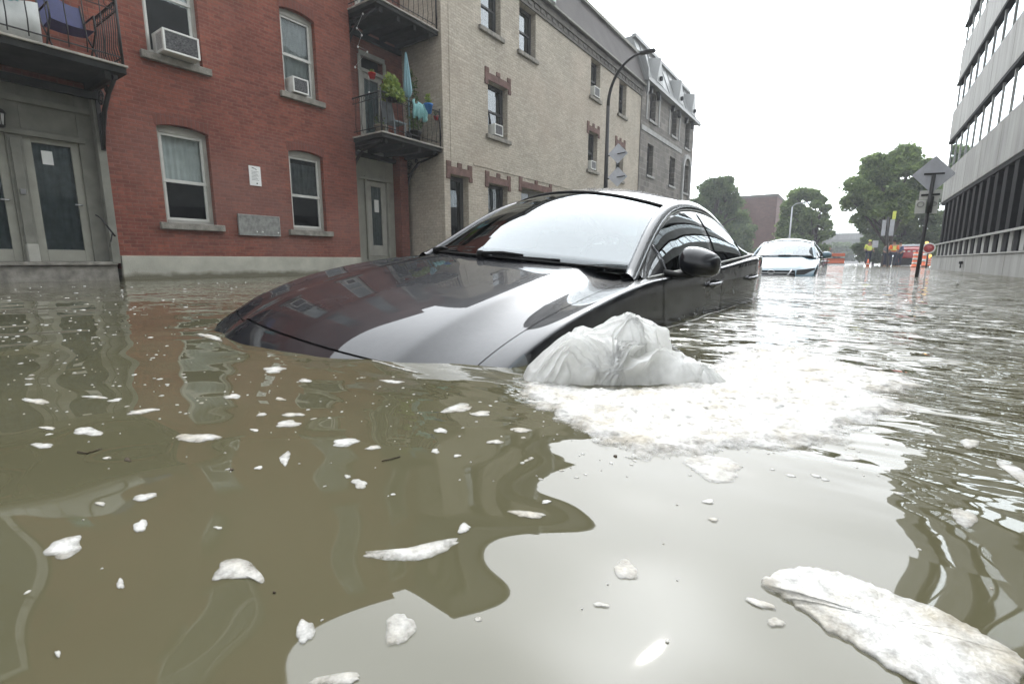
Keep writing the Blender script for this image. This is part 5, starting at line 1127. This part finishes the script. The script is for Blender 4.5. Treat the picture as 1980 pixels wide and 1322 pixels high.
film([(1300, 748), (1315, 715), (1345, 702), (1380, 715), (1405, 738), (1420, 752)], 0, -.06, .07, .0, 13, .016, nu=110, nv=80, knot=(.2, -.02)).build('trailing_end', bagm, bag)
q = MB(); a_, b_ = onz(1262, 640, .10), onz(1325, 690, .045); q.tube([a_, (a_ + b_) / 2 + [0, 0, .002], b_], [.006, .008, .004], 6, flat=.3); q.build('strap', M['concrete_light'], bag)

# ------------------------------------------------------------------ haze
hz = MB(); hz.box(-60, 60, -30, 175, -3, 30)
hm = bpy.data.materials.new('haze'); hm.use_nodes = True; t = hm.node_tree; t.nodes.remove(t.nodes['Principled BSDF'])
pv = t.nodes.new('ShaderNodeVolumePrincipled'); pv.inputs['Color'].default_value = (.93, .96, 1, 1); pv.inputs['Density'].default_value = .0024
t.links.new(pv.outputs[0], t.nodes['Material Output'].inputs['Volume'])
o = hz.build('haze', hm, off=(0, 0, 0)); tag(o, kind='stuff')

# ------------------------------------------------------------------ foam
foam = bpy.data.materials.new('scum_foam'); foam.use_nodes = True; t = foam.node_tree; n = t.nodes; l = t.links; b = n['Principled BSDF']
b.inputs['Roughness'].default_value = .5; b.inputs['Subsurface Weight'].default_value = .15; b.inputs['Subsurface Radius'].default_value = (.004, .004, .004)
g = n.new('ShaderNodeNewGeometry'); z = n.new('ShaderNodeTexNoise'); z.inputs['Scale'].default_value = 11; z.inputs['Detail'].default_value = 7; z.inputs['Roughness'].default_value = .62; l.new(g.outputs['Position'], z.inputs['Vector'])
r = n.new('ShaderNodeValToRGB'); l.new(z.outputs['Fac'], r.inputs[0]); r.color_ramp.elements[0].position = .34; r.color_ramp.elements[0].color = (.46, .42, .34, 1); r.color_ramp.elements[1].position = .56; r.color_ramp.elements[1].color = (.66, .65, .62, 1)
l.new(r.outputs[0], b.inputs['Base Color'])
vv = n.new('ShaderNodeTexVoronoi'); vv.inputs['Scale'].default_value = 260; l.new(g.outputs['Position'], vv.inputs['Vector'])
bp = n.new('ShaderNodeBump'); bp.inputs['Strength'].default_value = .5; bp.inputs['Distance'].default_value = .0015; l.new(vv.outputs['Distance'], bp.inputs['Height'])
tr_ = n.new('ShaderNodeBsdfTransparent'); zz_ = n.new('ShaderNodeTexNoise'); zz_.inputs['Scale'].default_value = 48; zz_.inputs['Detail'].default_value = 6; zz_.inputs['Roughness'].default_value = .7; l.new(g.outputs['Position'], zz_.inputs['Vector'])
za_ = n.new('ShaderNodeAttribute'); za_.attribute_name = 'thick'
zs_ = n.new('ShaderNodeMath'); zs_.operation = 'ADD'; l.new(zz_.outputs['Fac'], zs_.inputs[0]); l.new(za_.outputs['Fac'], zs_.inputs[1])
zm_ = n.new('ShaderNodeMapRange'); l.new(zs_.outputs[0], zm_.inputs[0]); zm_.inputs[1].default_value = .42; zm_.inputs[2].default_value = .95; zm_.inputs[3].default_value = .0; zm_.inputs[4].default_value = .96
mt_ = n.new('ShaderNodeMixShader'); l.new(zm_.outputs[0], mt_.inputs[0]); l.new(tr_.outputs[0], mt_.inputs[1]); l.new(b.outputs[0], mt_.inputs[2]); l.new(mt_.outputs[0], n['Material Output'].inputs[0])
bp2 = n.new('ShaderNodeBump'); bp2.inputs['Strength'].default_value = .3; bp2.inputs['Distance'].default_value = .003; l.new(z.outputs['Fac'], bp2.inputs['Height']); l.new(bp.outputs[0], bp2.inputs['Normal']); l.new(bp2.outputs[0], b.inputs['Normal'])

def thick(o, vals):
    a = o.data.attributes.new('thick', 'FLOAT', 'POINT'); a.data.foreach_set('value', np.asarray(vals, np.float32)); return o
def blob_thick(o, rings, n_, mx=.38):
    ks = [-1] + list(range(rings + 1)); return thick(o, np.repeat([min(mx, -.04 + (mx + .06) * (k / rings) ** (.8 if rings < 20 else .3)) if k > 0 else -.1 for k in ks], n_ + 1))
def blob(outline, h=.0025, rings=5, seed=0):
    """a thin raft of foam: closed outline (world xy) domed over the water, with a lip below it"""
    O = np.array(outline)[:, :2]; c = O.mean(0); A = []
    for k in range(rings + 1):
        f = k / rings; s = math.cos(f * math.pi / 2) ** .6 if f < 1 else .0; P_ = c + (O - c) * s
        zz = wave(P_[:, 0], P_[:, 1]) + h * math.sin(f * math.pi / 2) ** .6 * 1.0 + .0004
        zz = zz + np.array([h * .18 * noise.noise(Vector((p_[0] * 60, p_[1] * 60, seed))) for p_ in P_]) * (1 if 0 < f else 0)
        A.append(np.column_stack([P_, zz]))
    A.insert(0, np.column_stack([O, wave(O[:, 0], O[:, 1]) - .003])); A = np.array(A); A = np.concatenate([A, A[:, :1]], 1)
    return A
def px_outline(cx, cy, w_, h_, ang=0., seed=0, bend=0., jag=.18, n_=40):
    g_ = np.random.default_rng(seed); ph = g_.uniform(0, 6.28, 6); out = []
    for i in range(n_):
        a = 2 * math.pi * i / n_; r_ = 1 + jag * (math.sin(2 * a + ph[0]) * .6 + math.sin(3 * a + ph[1]) * .6 + math.sin(5 * a + ph[2]) * .35 + math.sin(9 * a + ph[3]) * .2)
        x = w_ / 2 * math.cos(a) * r_; y = h_ / 2 * math.sin(a) * r_; y += bend * (x / (w_ / 2)) ** 2 * h_ * .5
        xr = x * math.cos(ang) - y * math.sin(ang); yr = x * math.sin(ang) + y * math.cos(ang); out.append(onw(cx + xr, cy + yr))
    return out
BIG = [((382, 847, 82, 18, 0, .0), 'flat white foam patch, wide and smooth, on brown water below the sedan nose'),
 ((124, 1060, 84, 36, -.35, .0), 'oval white foam patch pointing up right near the left edge of the water'),
 ((460, 1100, 92, 44, .1, .6), 'heart-shaped white foam patch with a tail in the lower left water'),
 ((800, 1070, 205, 26, -.14, -.9), 'long curved white foam streak at the edge of the sky reflection'),
 ((772, 1218, 52, 72, .35, 0), 'leaf-shaped upright foam patch in the sky reflection near the bottom'),
 ((170, 835, 52, 18, .05, 0), 'small rounded foam patch left of the wide smooth one'),
 ((275, 796, 64, 9, -.12, 0), 'thin straight foam sliver on brown water at the left'),
 ((668, 856, 56, 15, -.1, 0), 'white foam patch on brown water straight below the sedan bumper'),
 ((552, 886, 20, 26, .6, .3), 'small hooked foam patch right of the wide smooth one'),
 ((1020, 995, 68, 14, .08, 0), 'narrow foam bar on the dark reflection near the sky edge'),
 ((590, 1222, 34, 50, .3, 0), 'pale upright foam patch at the left edge of the sky reflection'),
 ((1210, 1103, 50, 36, .1, 0), 'round pale patch in the sky reflection, standing in for a sun glint'),  # sun glint on the water, painted as a pale patch in foam material
 ((1865, 1002, 50, 36, .3, 0), 'rounded foam patch on the wavy striped reflection at the right'),
 ((1875, 858, 36, 20, .2, 0), 'small foam patch on the striped reflection just right of the froth'),
 ((1965, 915, 90, 22, .55, 0), 'slanting foam patch cut by the right edge of the photo'),
 ((280, 962, 44, 15, -.15, 0), 'small oval foam patch above the heart-shaped one'),
 ((272, 1018, 28, 24, -.7, 0), 'tiny triangular foam patch left of the heart-shaped one'),
 ((650, 1314, 110, 22, -.1, .2), 'pale foam patch cut by the bottom edge of the photo'),
 ((1500, 1204, 36, 18, .3, 0), 'small foam patch just left of the huge foam raft'),
 ((1470, 1168, 62, 14, .35, 0), 'thin foam sliver just above left of the huge foam raft'),
 ((1380, 905, 120, 46, .25, 0), 'wide pale foam patch just below the froth mass')]
for i, ((cx, cy, w_, h_, an, be), lab) in enumerate(BIG):
    q = MB(); q.grid(blob(px_outline(cx, cy, w_, h_, an, i + 20, be), h=.0016, seed=i)); o = solo('foam_patch', q, foam, lab, 'foam', 'foam patches floating on the flood'); blob_thick(o, 5, 40)
SM = [(70, 776, 50, 11), (82, 862, 38, 12), (557, 820, 52, 13), (1056, 971, 18, 8), (695, 936, 32, 17), (1162, 1170, 30, 9), (233, 1130, 18, 19), (112, 1265, 14, 12), (450, 767, 32, 10), (542, 772, 22, 6), (506, 802, 24, 6),
      (566, 802, 44, 8), (957, 855, 34, 8), (852, 833, 24, 11), (722, 866, 34, 7), (758, 738, 44, 6), (590, 736, 28, 7), (500, 905, 18, 6), (195, 975, 18, 10), (92, 828, 32, 6), (222, 774, 26, 6), (185, 768, 46, 6), (897, 1022, 26, 18),
      (1380, 1005, 20, 8), (1370, 970, 20, 10), (885, 790, 60, 16), (930, 800, 44, 9), (1008, 832, 40, 9), (842, 873, 16, 10), (206, 886, 16, 5), (492, 832, 20, 5), (672, 922, 14, 7), (422, 1021, 16, 6), (884, 882, 14, 6), (1290, 1240, 10, 6), (1640, 885, 50, 12), (1585, 765, 60, 8), (530, 715, 46, 12)]
for i, (cx, cy, w_, h_) in enumerate(SM):
    q = MB(); q.grid(blob(px_outline(cx, cy, w_, h_, rng.uniform(-.15, .15), i + 70, 0, .24, 26), h=.0013, rings=4, seed=i))
    side_ = 'brown water left of the froth' if cx < 1000 else 'open water right of the froth'
    o = solo('foam_fleck', q, foam, 'small white foam fleck among many on ' + side_, 'foam', 'small foam flecks ' + ('left' if cx < 1000 else 'right') + ' of the froth'); blob_thick(o, 4, 26)
# the big raft at lower right
O = [(1470, 1128), (1500, 1108), (1545, 1098), (1600, 1104), (1660, 1122), (1720, 1148), (1790, 1172), (1850, 1200), (1905, 1232), (1945, 1252), (1975, 1272), (1982, 1300), (1960, 1330), (1900, 1345), (1820, 1335), (1750, 1312), (1690, 1272), (1640, 1240), (1600, 1220), (1560, 1185), (1510, 1155)]
def smooth_poly(P_, n_=120):
    P_ = np.array(P_, float); k = len(P_); u = np.linspace(0, k, n_, endpoint=False); i = u.astype(int); t = (u - i)[:, None]
    a, b_, c, d = P_[(i - 1) % k], P_[i % k], P_[(i + 1) % k], P_[(i + 2) % k]
    return .5 * (2 * b_ + (c - a) * t + (2 * a - 5 * b_ + 4 * c - d) * t * t + (3 * b_ - a - 3 * c + d) * t ** 3)
sp_ = smooth_poly(O); g_ = np.random.default_rng(3); sp_ += g_.normal(scale=1.6, size=sp_.shape)
q = MB(); q.grid(blob([onw(*p_) for p_ in sp_], h=.006, rings=36, seed=5)); o = solo('foam_raft', q, foam, 'huge elongated white foam raft with brown stain at the lower right', 'foam'); blob_thick(o, 36, 120, .42)
# froth mass around the bag; its white also paints in bright sky reflection
fr = [(1003, 752), (1030, 735), (1080, 745), (1150, 750), (1230, 752), (1340, 735), (1400, 690), (1500, 668), (1600, 690), (1680, 712), (1760, 730), (1790, 748), (1720, 765), (1760, 795), (1700, 815), (1640, 850), (1560, 862), (1480, 868), (1400, 872), (1320, 880), (1240, 884), (1180, 868), (1130, 840), (1080, 812), (1040, 790), (1010, 775)]
sp_ = smooth_poly(fr, 260); cc = sp_.mean(0)
W_ = np.array([onw(*p_) for p_ in sp_])[:, :2]
from mathutils.bvhtree import BVHTree
def inside(x, y):
    j = np.roll(np.arange(len(W_)), 1); xi, yi, xj, yj = W_[:, 0], W_[:, 1], W_[j, 0], W_[j, 1]
    c = ((yi > y) != (yj > y)) & (x < (xj - xi) * (y - yi) / (yj - yi + 1e-12) + xi); d = np.sqrt(((W_ - [x, y]) ** 2).sum(1)).min()
    return d if c.sum() % 2 else -d
lo, hi = W_.min(0), W_.max(0); st_ = .006; xs = np.arange(lo[0] - .03, hi[0] + .03, st_); ysn = np.arange(lo[1] - .03, hi[1] + .03, st_)
TH = []; vid = {}; V = []; Fc = []; val = np.zeros((len(xs), len(ysn)))
for i, x in enumerate(xs):
    for j, y in enumerate(ysn):
        d = inside(x, y); nn_ = noise.fractal(Vector((x * 14, y * 14, 2)), .8, 2.1, 5)
        val[i, j] = d * 14 + nn_ * .42 + .12
for i in range(len(xs) - 1):
    for j in range(len(ysn) - 1):
        if min(val[i, j], val[i + 1, j], val[i, j + 1], val[i + 1, j + 1]) <= 0: continue
        f = []
        for a, b_ in ((i, j), (i + 1, j), (i + 1, j + 1), (i, j + 1)):
            if (a, b_) not in vid:
                x, y = xs[a], ysn[b_]; vid[(a, b_)] = len(V); hh = min(1, val[a, b_] * 1.5); TH.append(min(.42, val[a, b_] * .45 - .04 + .10 * noise.noise(Vector((x * 9, y * 22, 4)))))
                V.append((x + g_.normal() * .0015, y + g_.normal() * .0015, float(wave(x, y)) + .001 + hh * (.006 + .006 * noise.noise(Vector((x * 30, y * 30, 0))) + .004 * noise.noise(Vector((x * 90, y * 90, 0))))))
            f.append(vid[(a, b_)])
        Fc.append(f)
q = MB(); q.v = V; q.f = [tuple(f) for f in Fc]; q.sm = [True] * len(Fc)
o = thick(q.build('froth', foam, off=(0, 0, 0), fixn=False), TH); md = o.modifiers.new('solid', 'SOLIDIFY'); md.thickness = .004; md.offset = -1; tag(o, kind='stuff')
# fine specks and bubbles
q = MB(); g_ = np.random.default_rng(11)
for k in range(820):
    if k < 560: px, py = g_.uniform(0, 1120), 545 + 420 * g_.beta(1.0, 2.6)
    elif k < 590: px, py = g_.uniform(0, 1980), g_.uniform(700, 1322)
    else: px, py = g_.uniform(980, 1800), g_.uniform(650, 930)
    c = onz(px, py); dist = np.hypot(c[0], c[1])
    if c[0] > -2.62 and c[0] < -.72 and c[1] > .98 and c[1] < 5.8: continue
    if abs(c[0]) > 9: continue
    r_ = (.0007 + .0026 * g_.uniform(0, 1) ** 3) * (1 + dist * .7); z_ = float(wave(c[0], c[1])); an = g_.uniform(0, 3.14); el = g_.uniform(1, 1.7); m_ = 9; ring = []
    for a in np.linspace(0, 2 * math.pi, m_, endpoint=False):
        u, v = r_ * el * math.cos(a) * g_.uniform(.75, 1.2), r_ * math.sin(a) * g_.uniform(.75, 1.2); ring.append((c[0] + u * math.cos(an) - v * math.sin(an), c[1] + u * math.sin(an) + v * math.cos(an), z_ + .0004))
    k0 = [(a[0], a[1], z_ - .002) for a in ring]; k2 = [(c[0] + (a[0] - c[0]) * .6, c[1] + (a[1] - c[1]) * .6, z_ + .0007 + .0005 * dist) for a in ring]
    q.add(k0 + ring + k2, [(i, (i + 1) % m_, m_ + (i + 1) % m_, m_ + i) for i in range(m_)] + [(m_ + i, m_ + (i + 1) % m_, 2 * m_ + (i + 1) % m_, 2 * m_ + i) for i in range(m_)] + [tuple(range(2 * m_, 3 * m_))], True)
o = tag(q.build('foam_specks', foam, off=(0, 0, 0)), kind='stuff'); thick(o, [.3] * len(q.v))
# foam line hugging the sedan's side and scum at its nose
def line_foam(pts, r_, label, seed=1):
    g_ = np.random.default_rng(seed); P_ = [onw(*p_) for p_ in pts]; D_ = []
    for a, b_ in zip(P_[:-1], P_[1:]):
        for t_ in np.linspace(0, 1, 14, endpoint=False): D_.append(a + (b_ - a) * t_)
    q = MB(); q.tube([(p_[0] + g_.normal() * r_ * .4, p_[1] + g_.normal() * r_ * .4, float(wave(p_[0], p_[1])) + .002) for p_ in D_], [r_ * g_.uniform(.5, 1.3) for _ in D_], 6, flat=.5)
    o = solo('foam_line', q, foam, label, 'foam'); thick(o, [.3] * len(q.v))
line_foam([(1262, 642), (1340, 620), (1420, 592), (1475, 575)], .007, 'thin white foam line along the side of the black sedan')
line_foam([(720, 698), (770, 712), (810, 722)], .004, 'short white foam line below the black sedan bumper')
line_foam([(880, 697), (960, 688), (1040, 676)], .004, 'thin foam line where the sedan fender enters the water')
q = MB(); q.grid(blob(px_outline(408, 653, 44, 9, .25, 91, 0, .25), h=.006)); o = solo('foam_patch', q, foam, 'bright foam clump against the far left corner of the sedan nose', 'foam'); blob_thick(o, 5, 40)

# debris
def twig(pts, r_, label, name='twig'):
    q = MB(); P_ = [onw(*p_) for p_ in pts]; q.tube([(p_[0], p_[1], float(wave(p_[0], p_[1])) + .002) for p_ in P_], r_, 6); solo(name, q, M['bark'], label, 'twig')
twig([(150, 875), (168, 878), (196, 869)], .0012, 'thin dark twig floating near the left edge')
twig([(738, 893), (757, 889), (774, 884)], .001, 'short pale twig floating below the sedan bumper')
twig([(1660, 796), (1672, 799), (1690, 796)], .003, 'dark bent twig at the right end of the froth')
for i, (px, py, s_) in enumerate(((247, 889, 7), (448, 908, 4), (530, 1146, 3), (1400, 748, 14), (1190, 882, 4))):
    q = MB(); q.grid(blob(px_outline(px, py, s_ * 2, s_ * .9, .2, i + 120, 0, .35, 18), h=.0015, rings=3)); o = solo('leaf_scrap', q, M['bark'], ['dark leaf scrap on brown water at the left', 'tiny dark scrap right of the left leaf scrap', 'tiny dark scrap below the heart-shaped foam patch', 'dark scrap of debris at the right end of the plastic bag', 'dark scrap at the lower tip of the froth'][i], 'debris')
